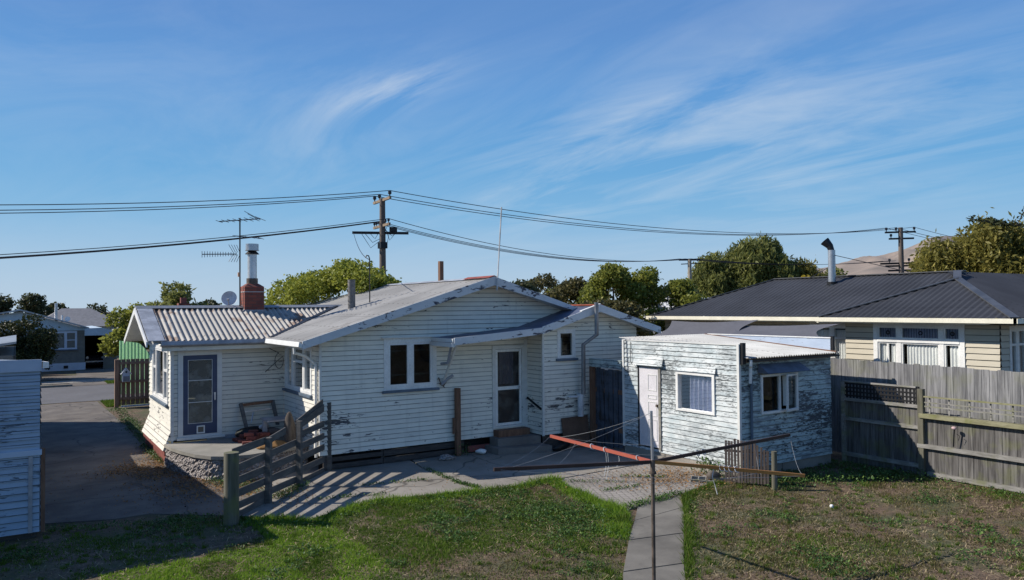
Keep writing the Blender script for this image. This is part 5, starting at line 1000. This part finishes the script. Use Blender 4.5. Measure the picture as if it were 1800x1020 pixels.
b.build('reflector', M['dish'], T, True); b = MB(); b.beam(tuple(c-e2*.21), tuple(c-e2*.16+ax*.3), .02, .02); b.box(4.99, 5.05, 22.45, 22.5, 3.85, 4.1); b.tube([tuple(c-e2*.16+ax*.28), tuple(c-e2*.13+ax*.34)], .03, 8); b.build('feed_arm', M['gutter'], T)
# ------------------------------------------------------------------ power poles and lines
def insul(b, p, s=1.0): x, y, z = p; b.tube([(x, y, z), (x, y, z+.08*s), (x, y, z+.13*s), (x, y, z+.26*s)], [.025*s, .03*s, .085*s, .07*s], 8)
def pole_big(x, y, h):
    T = thing('power_pole', 'nearest timber power pole with a tilted top crossarm, rising behind the house roof', 'power pole', (x, y, 0))
    b = MB(); b.tube([(x, y, 0), (x, y, h*.5), (x, y, h-.33)], [.19, .165, .135], 12); b.build('pole', M['timberpole'], T, True)
    b = MB(); b.tube([(x, y, 3.5), (x, y, h-2.4)], .0, 4) if False else None
    d = Vector((.35, .94, .0)); c = Vector((x, y, h-.42)); u = Vector((.82, -.10, .42)).normalized(); u = Vector((.45, -.85, .27)).normalized()
    arms = []
    b = MB(); ua = Vector((0, -1, .02)).normalized(); b.beam(tuple(c-ua*1.05), tuple(c+ua*.95), .10, .12); a1 = b.build('crossarm', M['xarm'], T)
    tops = []
    for s in (-.95, -.35, .88): ib = MB(); p = c+ua*s; insul(ib, (p.x, p.y, p.z+.06), 1.1); tops.append(p+Vector((0, 0, .34))); ib.build('insulator', M['insul'], a1)
    c2 = Vector((x, y, h-1.65)); b = MB(); b.beam(tuple(c2-ua*1.05), tuple(c2+ua*.85), .10, .12); a2 = b.build('crossarm', M['xarm'], T); t2 = []
    for s in (-.98, -.72, -.42, .35, .72): ib = MB(); p = c2+ua*s; insul(ib, (p.x, p.y, p.z+.06), .8); t2.append(p+Vector((0, 0, .26))); ib.build('insulator', M['insul'], a2)
    c3 = Vector((x, y, h-2.0)); uc = Vector((.84, -.54, -.02)).normalized(); b = MB(); b.beam(tuple(c3-uc*1.45), tuple(c3+uc*1.25), .12, .12); b.build('crossarm', M['black'], T)
    b = MB(); q = c3+uc*.52; b.box(q.x-.15, q.x+.15, q.y-.12, q.y+.12, q.z+.06, q.z+.28); b.build('switch_box', M['black'], T)
    b = MB(); b.box(x-.17, x+.17, y-.2, y+.2, h-2.75, h-2.45); b.build('clamp', M['black'], T)
    rnd = random.Random(3); b = MB()
    for i in range(9):
        s0, s1 = rnd.uniform(-1.2, 1.2), rnd.uniform(-1.2, 1.2); p = c3+uc*s0; q = Vector((x, y, h-2.5+rnd.uniform(-.2, .3))) if i % 2 else c2+ua*s1*.8; m = (p+q)/2+Vector((rnd.uniform(-.2, .2), rnd.uniform(-.2, .2), -rnd.uniform(.25, .6)))
        b.tube([tuple(p), tuple(p.lerp(m, .7)), tuple(m), tuple(q.lerp(m, .6)), tuple(q)], .012, 4)
    b.build('jumper_cables', M['wire'], T)
    return tops, t2, c3-uc*1.4
TOPS, LOWS, DROP = pole_big(14.82, 34.45, 9.45)
def pole_far(x, y, h):
    T = thing('power_pole', 'far timber power pole with double crossarms above the charcoal roof', 'power pole', (x, y, 0)); b = MB(); b.tube([(x, y, 0), (x, y, h)], [.26, .17], 10); b.build('pole', M['timberpole'], T, True)
    u = Vector((.84, -.54, .02)); tt = []
    for z, l0, l1, ins in ((h-.35, -1.2, 1.15, (-1.1, -.35, 1.05)), (h-.85, -.9, 1.0, (-.75,)), (h-2.75, -1.6, 1.75, (-.9, .6, 1.1)), (h-2.95, -1.2, 1.3, ()), (h-3.3, -1.0, .7, ())):
        c = Vector((x, y, z)); b = MB(); b.beam(tuple(c+u*l0), tuple(c+u*l1), .13, .13); a = b.build('crossarm', M['black'], T)
        if ins:
            for s in ins: ib = MB(); p = c+u*s; insul(ib, (p.x, p.y, p.z+.06), 1.2); ib.build('insulator', M['insul'], a)
        if z > h-.5: tt = [c+u*s+Vector((0, 0, .35)) for s in ins]
        if abs(z-(h-2.75)) < .01: tl = [c+u*s+Vector((0, 0, .2)) for s in (-1.4, -.9, -.4)]
    b = MB(); b.tube([(x, y, h-3.6), (x+3.0, y-2.0, 5.0)], .02, 4); b.build('stay_wire', M['wire'], T)
    return tt, tl
FT, FL = pole_far(57.15, 33.34, 9.7)
T = thing('power_pole', 'slim pale power pole with a single T crossarm between the hedge trees and the willow', 'power pole', (39.8, 38.6, 0)); b = MB(); b.tube([(39.8, 38.6, 0), (39.8, 38.6, 7.1)], [.18, .13], 8); b.build('pole', plain('pale_pole', (.34, .30, .24), .9), T)
u = Vector((.84, -.54, 0)); c = Vector((39.8, 38.6, 7.05)); MB().beam(tuple(c-u*.75), tuple(c+u*.75), .11, .11).build('crossarm', M['black'], T); MB().beam(tuple(c-u*.6-Vector((0, 0, .3))), tuple(c+u*1.1-Vector((0, 0, .22))), .06, .06).build('crossarm', M['black'], T)
def wire(pts, sags, lab, r=.018, name='power_line', cat='power line', group=None, m='wire'):
    b = MB(); P_ = []
    for i in range(len(pts)-1):
        a, c = Vector(pts[i]), Vector(pts[i+1]); n = 26
        for k in range(n+(i == len(pts)-2)): t = k/n; P_.append(a.lerp(c, t)-Vector((0, 0, 4*sags[i]*t*(1-t))))
    b.tube(P_, r, 5); single(name, b, M[m], lab, cat, group)
nm = ['lowest', 'middle', 'uppermost']
for i in range(3):
    t = TOPS[i]; f = FT[i]
    wire([(t.x-45, t.y, 7.75+.12*i), t, f, (f.x+42, f.y-1, 8.9)], [1.35, 1.15, 1.0], '%s of the three high power lines strung over the pole tops' % nm[i])
nm2 = ['lowest', 'second lowest', 'second highest', 'highest']
for i in range(4):
    t = LOWS[[0, 1, 2, 4][i]]; q = Vector((39.8, 38.6, 7.13))+Vector((.84, -.54, 0))*(-.7+.4*i); f = FL[min(i, 2)]
    wire([(t.x-45, t.y+(1-i)*.3, 5.05), t, q, f], [1.3, .85, .35], '%s of the four low power lines hung from the middle crossarm' % nm2[i], .016)
wire([tuple(DROP), (8.38, 20.45, 5.2)], [.25], 'thin service cable dropping from the near pole to the hooked mast on the roof', .012, 'service_cable', 'cable')
# ------------------------------------------------------------------ trees
def leafcloud(seed, lobes, n, size, shell=.55, droop=0., flat=1.):
    r = np.random.RandomState(seed); L = np.array(lobes, float); wv = (L[:, 3]*L[:, 4]*L[:, 5])**(.75); wv /= wv.sum()
    k = r.choice(len(L), n, p=wv); d = r.normal(size=(n, 3)); d /= np.linalg.norm(d, axis=1)[:, None]
    rad = shell+(1-shell)*r.rand(n)**.6; rad *= 1+.10*np.sin(d[:, 0]*9+k)+.08*np.sin(d[:, 1]*13+k*2)+.07*np.sin(d[:, 2]*11)
    far = r.rand(n) < .13; rad = np.where(far, rad*r.uniform(1.0, 1.38, n), rad)
    P_ = L[k, :3]+d*rad[:, None]*L[k, 3:6]
    # clumps
    cl = r.normal(size=(n//14+1, 3))*size*.9; 
    a = r.normal(size=(n, 3)); a /= np.linalg.norm(a, axis=1)[:, None]
    if droop > 0: a = a*(1-droop)+np.array([0, 0, -1])*droop; a /= np.linalg.norm(a, axis=1)[:, None]
    b_ = np.cross(a, r.normal(size=(n, 3))); b_ /= np.linalg.norm(b_, axis=1)[:, None]
    s = size*r.uniform(.6, 1.35, n)[:, None]; la = s*(1+1.8*droop); lb = s*(.62-.25*droop)*flat
    V = np.stack([P_-a*la*.5, P_+b_*lb*.5, P_+a*la*.5, P_-b_*lb*.5], 1); V[:, 0, 2] = np.maximum(V[:, 0, 2], .02); return V
def limbs(b, base, tips, r0, seed=0):
    rnd = random.Random(seed); base = Vector(base)
    h = max(t[2] for t in tips)*.42; f = base+Vector((rnd.uniform(-.1, .1), rnd.uniform(-.1, .1), h)); b.tube([tuple(base), tuple(base.lerp(f, .5)+Vector((.05, 0, 0))), tuple(f)], [r0, r0*.85, r0*.7], 8)
    for t in tips:
        t = Vector(t); m = f.lerp(t, .5)+Vector((rnd.uniform(-.2, .2), rnd.uniform(-.2, .2), .15)); b.tube([tuple(f), tuple(m), tuple(t)], [r0*.55, r0*.35, r0*.12], 6)
def tree(name, lab, cat, base, lobes, n, size, mat, seed, group=None, trunk=True, r0=.2, **kw):
    T = thing(name, lab, cat, base, group); np_mesh('crown', leafcloud(seed, lobes, n, size, **kw), 4, M[mat], T)
    b = MB(); tips = [(l[0], l[1], l[2]) for l in sorted(lobes, key=lambda q: -q[3]*q[5])[:6]]; limbs(b, base, tips, r0, seed); b.build('trunk', M['bark'], T, True); return T
def dome(c, R_, H_, n, seed, zb=.5, rr=(.5, .8)):
    """lobes packed in a dome"""
    r = random.Random(seed); out = []
    for i in range(n):
        a = r.uniform(0, 2*math.pi); q = math.sqrt(r.random())*.86; x, y = q*math.cos(a), q*math.sin(a); top = math.sqrt(max(.05, 1-q*q)); z = r.uniform(zb, 1)*top*H_; s = r.uniform(*rr)
        out.append((c[0]+x*R_[0], c[1]+y*R_[1], c[2]+z, s, s, s*.8))
    return out
GL = [(x, y, z, .75, .75, .6) for x, y, z in [(x_, y_, z_-.28) for x_, y_, z_ in []]]
def ridge_lobes(P, seed, n, s=(.4, .7), depth=1.6, zlow=1.6):
    """lobes filling a volume under a skyline P of (x, y, top)"""
    r = random.Random(seed); out = []
    for i in range(n):
        k = r.random()*(len(P)-1); a = P[int(k)]; c = P[min(int(k)+1, len(P)-1)]; f = k-int(k); q = r.uniform(*s); t = r.random()
        x = a[0]+(c[0]-a[0])*f; y = a[1]+(c[1]-a[1])*f; top = a[2]+(c[2]-a[2])*f; dd = r.uniform(-1, 1)*depth
        z = top-q*.8-(0 if t < .45 else r.random()*(top-zlow-q))-abs(dd)**2*.12*top/5
        out.append((x+.54*dd, y+.84*dd, max(z, .5), q, q, q*.82))
    return out
tree('golden_tree', 'broad dome shaped tree with bright yellow green leaves behind the main roof', 'tree', (9.3, 26.3, 0), ridge_lobes([(7.7, 27.8, 4.15), (8.0, 27.5, 4.75), (8.5, 27.0, 5.05), (9.1, 26.4, 5.2), (9.7, 25.8, 5.55), (10.2, 25.3, 5.5), (10.7, 24.9, 5.05), (10.95, 24.75, 4.7)], 3, 64, (.36, .62), 1.5, 2.6), 36000, .11, 'golden', 3, r0=.25)
tree('green_tree', 'dark green tree behind the porch roof left of the satellite dish', 'tree', (6.7, 43, 0), dome((6.9, 43, 1.4), (1.6, 1.6), 3.6, 12, 5, .4, (.5, .8)), 5000, .20, 'willow', 5, droop=.3)
tree('golden_shrub', 'small yellow green shrub just above the porch ridge left of the dish', 'shrub', (6.0, 34, 0), dome((6.0, 34.3, 1.6), (1.3, .9), 2.5, 9, 6, .5, (.3, .5)), 4500, .13, 'golden', 6, r0=.1)
tree('roadside_tree', 'bushy green tree behind the green plastic screen across the street', 'tree', (6.5, 52, 0), dome((6.3, 52.5, .8), (1.9, 1.7), 3.3, 16, 7, .3, (.6, 1.0)), 9000, .21, 'hedge', 7)
tree('round_bush', 'large dark rounded bush in front of the grey brick house', 'bush', (.1, 50, 0), dome((.05, 50.1, .2), (1.75, 1.4), 3.35, 40, 8, .25, (.45, .8)), 26000, .13, 'bush', 8)
far = [(-3.6, 76, 4.6, 1.8, 'tall loose tree at the left edge beyond the brick house'), (-1.2, 88, 4.7, 1.5, 'thin tree top left of the brick house chimney'), (1.2, 86, 5.3, 1.5, 'dark conifer top just left of the brick house flue'), (2.9, 88, 5.0, 1.6, 'brownish bushy tree directly behind the brick house flue'), (7.6, 90, 4.6, 1.5, 'small round tree behind the grey hip roof'), (11.5, 92, 4.2, 2.6, 'low tree line left of the porch gable'), (15, 96, 4.3, 3.0, 'low dark trees seen over the porch gable peak'), (19, 96, 4.4, 3.0, 'low dark trees seen above the left end of the porch ridge')]
for i, (x, y, h, R_, lab) in enumerate(far): tree('distant_tree', lab, 'tree', (x, y, 0), dome((x, y, .5), (R_, R_*.8), h-.5, 10, 20+i, .3, (.7, 1.1)), 3500, .32, 'pine', 20+i, 'trees beyond the street houses')
HG = [([(20.7, 25.9, 4.6), (21.1, 25.6, 5.3), (21.5, 25.4, 5.75), (21.9, 25.1, 5.5), (22.3, 24.8, 4.7)], 'left of the two tall hedge trees behind the wing roof', 'hedge', 15000), ([(22.3, 24.8, 4.8), (22.7, 24.6, 5.4), (23.0, 24.4, 5.7), (23.6, 23.9, 5.4), (24.0, 23.5, 4.7), (24.2, 23.2, 4.0)], 'right of the two tall hedge trees beside the charcoal roof', 'hedge', 17000),
 ([(20.9, 29.6, 4.5), (21.6, 29.0, 4.95), (22.1, 28.6, 5.2), (22.8, 28, 4.9)], 'mixed brownish bush between the hedge trees and the round tree', 'purple', 8000), ([(23.3, 35.0, 5.0), (24.2, 34.4, 5.75), (25.0, 33.8, 5.1)], 'round olive brown tree above the right slope of the gable', 'purple', 7000), ([(21.2, 34, 4.9), (22.0, 33.4, 5.3), (22.6, 33, 4.9)], 'small green bush right of the aerial rod', 'pine', 4500), ([(20.6, 31.6, 4.2), (22.6, 30.6, 4.8), (23.4, 29.8, 4.7), (24.2, 29.2, 4.6)], 'low green shrubs under the round olive brown tree', 'hedge', 8000), ([(17.9, 24.3, 3.9), (19.2, 23.3, 4.1), (20.2, 22.6, 4.0)], 'dark mixed shrub close behind the wing ridge', 'purple', 8000), ([(25.6, 29.3, 4.3), (26.6, 28.3, 4.8), (27.4, 27.5, 4.9), (28.2, 26.9, 4.4)], 'dark leafy bush showing over the left end of the charcoal roof', 'bush', 9000)]
for i, (P, lab, m, n) in enumerate(HG): tree('hedge_tree', lab, 'tree', (P[len(P)//2][0], P[len(P)//2][1], 0), ridge_lobes(P, 40+i, 34, (.34, .62), 1.1, .8), n, .15 if i > 1 else .14, m, 40+i, 'shrubby trees behind the house', r0=.12)
def willow(x, y, R_, H_, seed, n, lab, m, group=None, size=.26, dr=.5):
    r = random.Random(seed); lobes = []
    for i in range(26):
        a = r.uniform(0, 6.28); q = math.sqrt(r.random()); cx, cy = x+q*R_*math.cos(a)*.85, y+q*R_*math.sin(a)*.85; top = H_*(1-.34*q**3)*r.uniform(.9, 1.0); hh = r.uniform(.9, 1.7); lobes.append((cx, cy, top-hh*.6, r.uniform(.7, 1.2), r.uniform(.7, 1.2), hh))
        lobes.append((cx, cy, max(1.2, top-hh*1.9), r.uniform(.8, 1.3), r.uniform(.8, 1.3), hh))
    return tree('willow_tree', lab, 'tree', (x, y, 0), lobes, n, size, m, seed, group, droop=dr, r0=.4, shell=.4)
willow(53.8, 48.8, 2.7, 8.5, 61, 24000, 'leftmost dark weeping willow beside the slim pole', 'willow', 'willows beyond the charcoal roof')
willow(57.0, 47.0, 3.9, 9.8, 62, 32000, 'tallest weeping willow in the middle of the group left of the grey flue', 'willow', 'willows beyond the charcoal roof')
willow(60.0, 44.6, 2.4, 7.9, 63, 14000, 'lower rounder willow just left of the grey flue', 'olive', 'willows beyond the charcoal roof')
tree('small_dark_tree', 'small dark tree right beside the flue and in front of the hills', 'tree', (67, 46.5, 0), dome((67, 46.5, 3), (1.6, 1.6), 4.6, 8, 64, .3, (.7, 1.1)), 2500, .32, 'willow', 64)
tree('yellow_shrub', 'bright yellow autumn shrub left of the foot of the flue', 'shrub', (53.2, 38.3, 0), dome((53.2, 38.3, 4.2), (1.6, 1.0), 2.0, 8, 65, .3, (.4, .6)), 2500, .22, 'yellow', 65)
tree('green_shrub_top', 'low green tree tops between the flue and the far pole', 'shrub', (60, 38, 0), dome((60, 38, 4.0), (3.2, 1.5), 2.2, 8, 66, .2, (.6, .9)), 2800, .28, 'olive', 66)
willow(51.5, 27.4, 2.4, 7.7, 67, 17000, 'left shoulder of the big olive trees right of the far pole', 'olive', 'large olive green trees on the right', .24, .35)
willow(53.4, 25.0, 2.6, 9.3, 68, 22000, 'tallest of the big olive trees behind the charcoal roof', 'olive', 'large olive green trees on the right', .24, .35)
willow(54.2, 22.2, 2.5, 7.7, 69, 18000, 'rightmost olive tree cut by the right edge of the photo', 'olive', 'large olive green trees on the right', .24, .35)
# a near twig reaching in from the right
T = thing('leafy_branch', 'dark leafy branch reaching in from the right edge high above the charcoal roof', 'branch', (21.5, 9.0, 5.7))
pts = [Vector((19.30, 9.60, 5.86)), Vector((19.75, 9.3, 5.78)), Vector((20.3, 8.95, 5.68)), Vector((21.2, 8.3, 5.70))]; b = MB(); b.tube(pts, [.008, .014, .02, .03], 6); b.tube([pts[2], pts[2]+Vector((.1, -.2, .42))], [.012, .005], 5); b.build('twig', M['bark'], T)
r = np.random.RandomState(5); lv = []
for a, c, n_ in ((pts[0], pts[1], 70), (pts[1], pts[2], 110), (pts[2], pts[3], 130), (pts[2], pts[2]+Vector((.1, -.2, .42)), 40)):
    for i in range(n_): p = a.lerp(c, r.rand()); lv.append([p.x+r.normal()*.05, p.y+r.normal()*.05, p.z+r.normal()*.04])
P_ = np.array(lv); a_ = r.normal(size=P_.shape); a_ /= np.linalg.norm(a_, axis=1)[:, None]; b_ = np.cross(a_, r.normal(size=P_.shape)); b_ /= np.linalg.norm(b_, axis=1)[:, None]
np_mesh('leaves', np.stack([P_-a_*.05, P_+b_*.025, P_+a_*.05, P_-b_*.025], 1), 4, M['bush'], T)
# ------------------------------------------------------------------ grass, weeds, litter
def vnoise(x, y, s, seed):
    r = np.random.RandomState(seed); G_ = r.rand(64, 64); x = x*s+seed*3.1; y = y*s+seed*1.7; xi = np.floor(x).astype(int); yi = np.floor(y).astype(int); fx = x-xi; fy = y-yi; fx = fx*fx*(3-2*fx); fy = fy*fy*(3-2*fy)
    g = lambda i, j: G_[i % 64, j % 64]
    return (g(xi, yi)*(1-fx)+g(xi+1, yi)*fx)*(1-fy)+(g(xi, yi+1)*(1-fx)+g(xi+1, yi+1)*fx)*fy
def inpoly(x, y, poly):
    c = np.zeros(len(x), bool); n = len(poly)
    for i in range(n):
        x0, y0 = poly[i]; x1, y1 = poly[(i+1) % n]
        m = ((y0 > y) != (y1 > y)); xx = (x1-x0)*(y-y0)/((y1-y0) or 1e-9)+x0; c ^= m & (x < xx)
    return c
HARD = [[(3.35, 14.75), (3.85, 14.2), (4.46, 13.66), (5.16, 13.98), (6.0, 14.33), (7.09, 14.02), (8.12, 13.86), (8.89, 13.72), (9.84, 13.90), (10.1, 13.70), (9.96, 13.53), (9.79, 13.0), (9.64, 12.06), (9.56, 11.27), (9.52, 10.92), (9.0, 10.2), (8.31, 9.47), (7.28, 8.42), (6.2, 7.2), (4.9, 5.9), (5.8, 5.7), (7.1, 7.0), (8.25, 8.2), (9.35, 9.28), (10.5, 10.43), (11.15, 11.15), (12.5, 11.58), (13.1, 11.4), (16.5, 11.4), (16.5, 19), (4.1, 19), (3.95, 17.3), (3.35, 16)],
        [(-4.5, 16.6), (.4, 16.15), (1.5, 15.75), (2.1, 15.8), (3.3, 14.8), (4.0, 16.0), (3.95, 17.3), (3.0, 20), (-4.5, 30)], [(-4.3, 15.2), (.36, 15.2), (.36, 22), (-4.3, 22)]]
LEFT_EDGE = np.array([(3.85, 14.2), (4.46, 13.66), (5.16, 13.98), (6.0, 14.33), (7.09, 14.02), (8.12, 13.86), (9.84, 13.9), (10.0, 13.5), (9.6, 12.0), (9.5, 10.9), (8.6, 9.9)]); RIGHT_EDGE = np.array([(12.6, 11.5), (11.2, 11.15), (10.5, 10.4), (8.25, 8.2), (5.8, 5.7)])
def dline(x, y, L):
    d = np.full(len(x), 1e9)
    for i in range(len(L)-1):
        a, c = L[i], L[i+1]; ab = c-a; t = np.clip(((x-a[0])*ab[0]+(y-a[1])*ab[1])/(ab@ab), 0, 1); d = np.minimum(d, np.hypot(x-a[0]-t*ab[0], y-a[1]-t*ab[1]))
    return d
def cand(n, seed, x0=-2.5, x1=16.8, y0=4.2, y1=15.6):
    r = np.random.RandomState(seed); x = r.uniform(x0, x1, n); y = r.uniform(y0, y1, n)
    keep = ~(inpoly(x, y, HARD[0])|inpoly(x, y, HARD[1])|inpoly(x, y, HARD[2]))
    # ground well behind the camera's foot is never seen
    fw = x*.542+y*.84; lt = x*.84-y*.542; keep &= (fw > 8.6) & (np.abs(lt) < fw*.70+1.5)
    return x[keep], y[keep], r
def blades(x, y, h, wd, r, lean=.5):
    n = len(x); a = r.uniform(0, 2*np.pi, n); dx, dy = np.cos(a), np.sin(a); l = r.uniform(0, 2*np.pi, n); k = r.uniform(.1, lean, n)*h*1.3
    z = np.zeros(n); tip = np.stack([x+np.cos(l)*k, y+np.sin(l)*k, h], 1)
    return np.stack([np.stack([x-dx*wd, y-dy*wd, z], 1), np.stack([x+dx*wd, y+dy*wd, z], 1), tip], 1)
def side(x, y): # right of the garden path
    return (x-5.3) - (y-5.8)*1.0 > 0.15
x, y, r = cand(1150000, 1)
rt = side(x, y); el = dline(x, y, LEFT_EDGE); er = dline(x, y, RIGHT_EDGE)
pn = .55*vnoise(x, y, .9, 3)+.30*vnoise(x, y, 2.6, 5)+.15*vnoise(x, y, 7, 6)
dens = np.where(rt, np.clip((pn-.42)*4.2, .20, .75), np.clip((pn-.34)*4.2, .38, 1.0))
dens = np.maximum(dens, np.exp(-(el/.42)**2)*~rt); dens = np.maximum(dens, np.exp(-(er/.22)**2)*rt)
bright = (x < 4.6) & ~rt; dens = np.where(bright, 1.0, dens); shd = (x < 2.3+.55*(13.2-y)*.0) & ~rt; dens = np.where(((x < 3.5) & (y > 12.6+np.clip(x-2.4, 0, 1.2)*.5)) | (x < 1.0), np.clip((pn-.45)*2.5, .03, .4), dens)
dens = np.where((np.abs((x-14.7)*.79-(y-9.8)*.61+0) < .28) & rt, dens*.15, dens)
keep = r.rand(len(x)) < dens*.55; x, y, rt, el, er, pn = x[keep], y[keep], rt[keep], el[keep], er[keep], pn[keep]
h = r.uniform(.012, .045, len(x))*(.6+1.1*vnoise(x, y, 3.3, 21))*(1+2.0*np.exp(-(el/.33)**2)*~rt+2.0*np.exp(-(er/.12)**2)*rt)
g = ((x < 4.6) & (x > 1.0) & ~((x < 3.5) & (y > 12.6)) & ~rt) | (pn+r.normal(size=len(x))*.10 > np.where(rt, .70, .38)) | (el < .4) | (er < .25)
V = blades(x, y, h, r.uniform(.005, .011, len(x)), r, .9)
lush = g & ~rt & (((x < 4.7) & ~((x < 3.5) & (y > 12.6)) & (x > 1.0) & (vnoise(x, y, 1.6, 31) > .28)) | ((el < .5) & (vnoise(x, y, 2.3, 33) > .35)))
g2 = g & ~lush; M['lush'] = foliage('lush_grass_blades', (.07, .14, .008), (.20, .33, .03), (.26, .27, .08), .35, .7)
tag(np_mesh('lush_grass', V[lush], 3, M['lush']), kind='stuff'); tag(np_mesh('grass', V[g2], 3, M['grass']), kind='stuff'); tag(np_mesh('dry_grass', V[~g], 3, M['drygrass']), kind='stuff')
# taller tufts
x, y, r = cand(9000, 12); rt = side(x, y); el = dline(x, y, LEFT_EDGE); er = dline(x, y, RIGHT_EDGE)
keep = r.rand(len(x)) < .16+.6*np.exp(-(el/.30)**2)*~rt+.5*np.exp(-(er/.12)**2); x, y = x[keep], y[keep]; n = len(x); k = 34
xs = np.repeat(x, k)+r.normal(size=n*k)*.03; ys = np.repeat(y, k)+r.normal(size=n*k)*.03; hh = np.repeat(r.uniform(.03, .09, n), k)*r.uniform(.5, 1.1, n*k)
tag(np_mesh('grass_tufts', blades(xs, ys, hh, r.uniform(.004, .008, n*k), r, .8), 3, M['grass']), kind='stuff')
# broad leaved weeds
x, y, r = cand(90000, 2); rt = side(x, y); pn = .6*vnoise(x, y, 1.3, 9)+.4*vnoise(x, y, 3.4, 10); el = dline(x, y, LEFT_EDGE[:8]); fd = np.abs(x-16.6)
dens = np.clip((pn-.60)*6, 0, 1)+.55*np.exp(-((el-.25)/.25)**2)*~rt+.5*np.exp(-(fd/.5)**2)+.5*np.exp(-(((y-10.9)/.5)**2))*(x > 13.4)
dens += .9*np.exp(-(((x-8.6)**2+(y-10.9)**2)/.9)); dens += .8*np.exp(-(((x-8.1)**2+(y-11.8)**2)/.3))
keep = r.rand(len(x)) < dens*np.where(rt, .55, .8); x, y = x[keep], y[keep]; n = len(x)
def flats(x, y, z, s, r, tilt=.5):
    n = len(x); a = r.uniform(0, 6.28, n); t1 = r.normal(size=n)*tilt; t2 = r.normal(size=n)*tilt; u = np.stack([np.cos(a), np.sin(a), t1], 1); v = np.stack([-np.sin(a), np.cos(a), t2], 1); P_ = np.stack([x, y, z], 1); s = s[:, None]
    return np.stack([P_-u*s, P_+v*s*.7, P_+u*s, P_-v*s*.7], 1)
xs = np.repeat(x, 5)+r.normal(size=5*n)*.028; ys = np.repeat(y, 5)+r.normal(size=5*n)*.028
tag(np_mesh('lawn_weeds', flats(xs, ys, r.uniform(.015, .075, 5*n), r.uniform(.010, .022, 5*n), r), 4, M['weed']), kind='stuff')
# straw and litter
x, y, r = cand(42000, 5); rt = side(x, y); keep = r.rand(len(x)) < np.where(rt, .8, .35)*np.clip((.75-vnoise(x, y, 1.1, 3))*2, 0, 1); x, y = x[keep], y[keep]; n = len(x); a = r.uniform(0, 6.28, n); l = r.uniform(.012, .055, n); z = r.uniform(.012, .04, n)
u = np.stack([np.cos(a)*l, np.sin(a)*l, r.normal(size=n)*.01], 1); v = np.stack([-np.sin(a)*.003, np.cos(a)*.003, np.zeros(n)], 1); P_ = np.stack([x, y, z], 1)
tag(np_mesh('straw_litter', np.stack([P_-u-v, P_+u-v, P_+u+v, P_-u+v], 1), 4, M['straw']), kind='stuff')
r = np.random.RandomState(77); regs = [(12.2, 12.3, .75, .5, 1700, .022), (2.4, 20.4, .35, .5, 900, .022), (3.3, 17.4, .55, .9, 1500, .02), (2.9, 19.4, .4, .4, 700, .022), (1.5, 18.5, 1.0, 2.5, 500, .016), (3.2, 20.4, .25, .5, 900, .02), (3.1, 22, .2, 1.0, 900, .02), (3.6, 18.8, .35, .5, 900, .02), (4.0, 16.8, .3, .5, 700, .02), (3.0, 17.8, .6, .6, 700, .018), (2.2, 20.2, .5, .3, 500, .016), (7.2, 15.1, 1.6, .7, 260, .014), (11.2, 13.0, .9, .6, 420, .014), (4.6, 15.6, .3, .6, 400, .018), (10.5, 15, 2.5, 1.2, 300, .012)]
X_ = np.concatenate([q[0]+r.normal(size=q[4])*q[2] for q in regs]); Y_ = np.concatenate([q[1]+r.normal(size=q[4])*q[3] for q in regs]); Sz = np.concatenate([np.full(q[4], q[5]) for q in regs])*r.uniform(.5, 1.3, len(X_)); Z_ = r.uniform(.035, .06, len(X_))
tag(np_mesh('leaf_litter', flats(X_, Y_, Z_, Sz, r, .4), 4, M['litter']), kind='stuff')
# weeds in the joints and along the walls
def strip(a, c, n, wd, seed, h=.05, s=.014):
    r = np.random.RandomState(seed); t = r.rand(n); t = np.where(vnoise(t*20, t*0, 1, seed) > .35, t, r.rand(n)); x = a[0]+(c[0]-a[0])*t+r.normal(size=n)*wd; y = a[1]+(c[1]-a[1])*t+r.normal(size=n)*wd
    return flats(x, y, r.uniform(.03, .03+h, n), r.uniform(s*.6, s*1.4, n), r, .7)
J = [strip((8.1, 16.3), (8.02, 14.6), 500, .05, 1), strip((8.02, 14.7), (8.16, 13.9), 500, .05, 2), strip((9.96, 13.5), (11.0, 12.6), 160, .04, 3), strip((10.1, 12.3), (11.0, 12.2), 260, .05, 4), strip((9.6, 11.0), (11.2, 11.2), 1300, .07, 5, .08), strip((11.3, 13.1), (12.0, 12.5), 260, .06, 6), strip((6.2, 15.6), (7.6, 15.3), 260, .05, 7), strip((5.0, 15.0), (6.3, 14.6), 260, .05, 8),
     strip((3.1, 20.6), (3.0, 23.6), 1500, .09, 9, .1), strip((3.2, 24.5), (3.3, 33.2), 3000, .16, 10, .05, .016), strip((3.7, 18), (4.3, 16.2), 1400, .16, 11, .1), strip((4.4, 15.5), (5.2, 16.4), 900, .1, 12, .1), strip((16.6, 9.4), (13.5, 10.9), 1600, .28, 13, .12, .02), strip((9.75, 17.2), (9.45, 17.3), 200, .08, 14, .3), strip((13.05, 12.5), (13.05, 11.5), 500, .10, 15, .35, .022), strip((.45, 15.6), (3.2, 14.4), 900, .12, 16, .06)]
tag(np_mesh('crack_weeds', np.concatenate(J), 4, M['weed']), kind='stuff')
# grass of the street verges
x = np.random.RandomState(8).uniform(3.0, 9.0, 30000); r = np.random.RandomState(9); y = np.where(r.rand(30000) < .5, r.uniform(34.2, 36.5, 30000), r.uniform(45.0, 46.6, 30000)); k_ = (y < 40) | (x > 4.0); x, y = x[k_], y[k_]
tag(np_mesh('verge_grass', blades(x, y, r.uniform(.05, .12, len(x)), r.uniform(.012, .02, len(x)), r, .8), 3, M['grass']), kind='stuff')
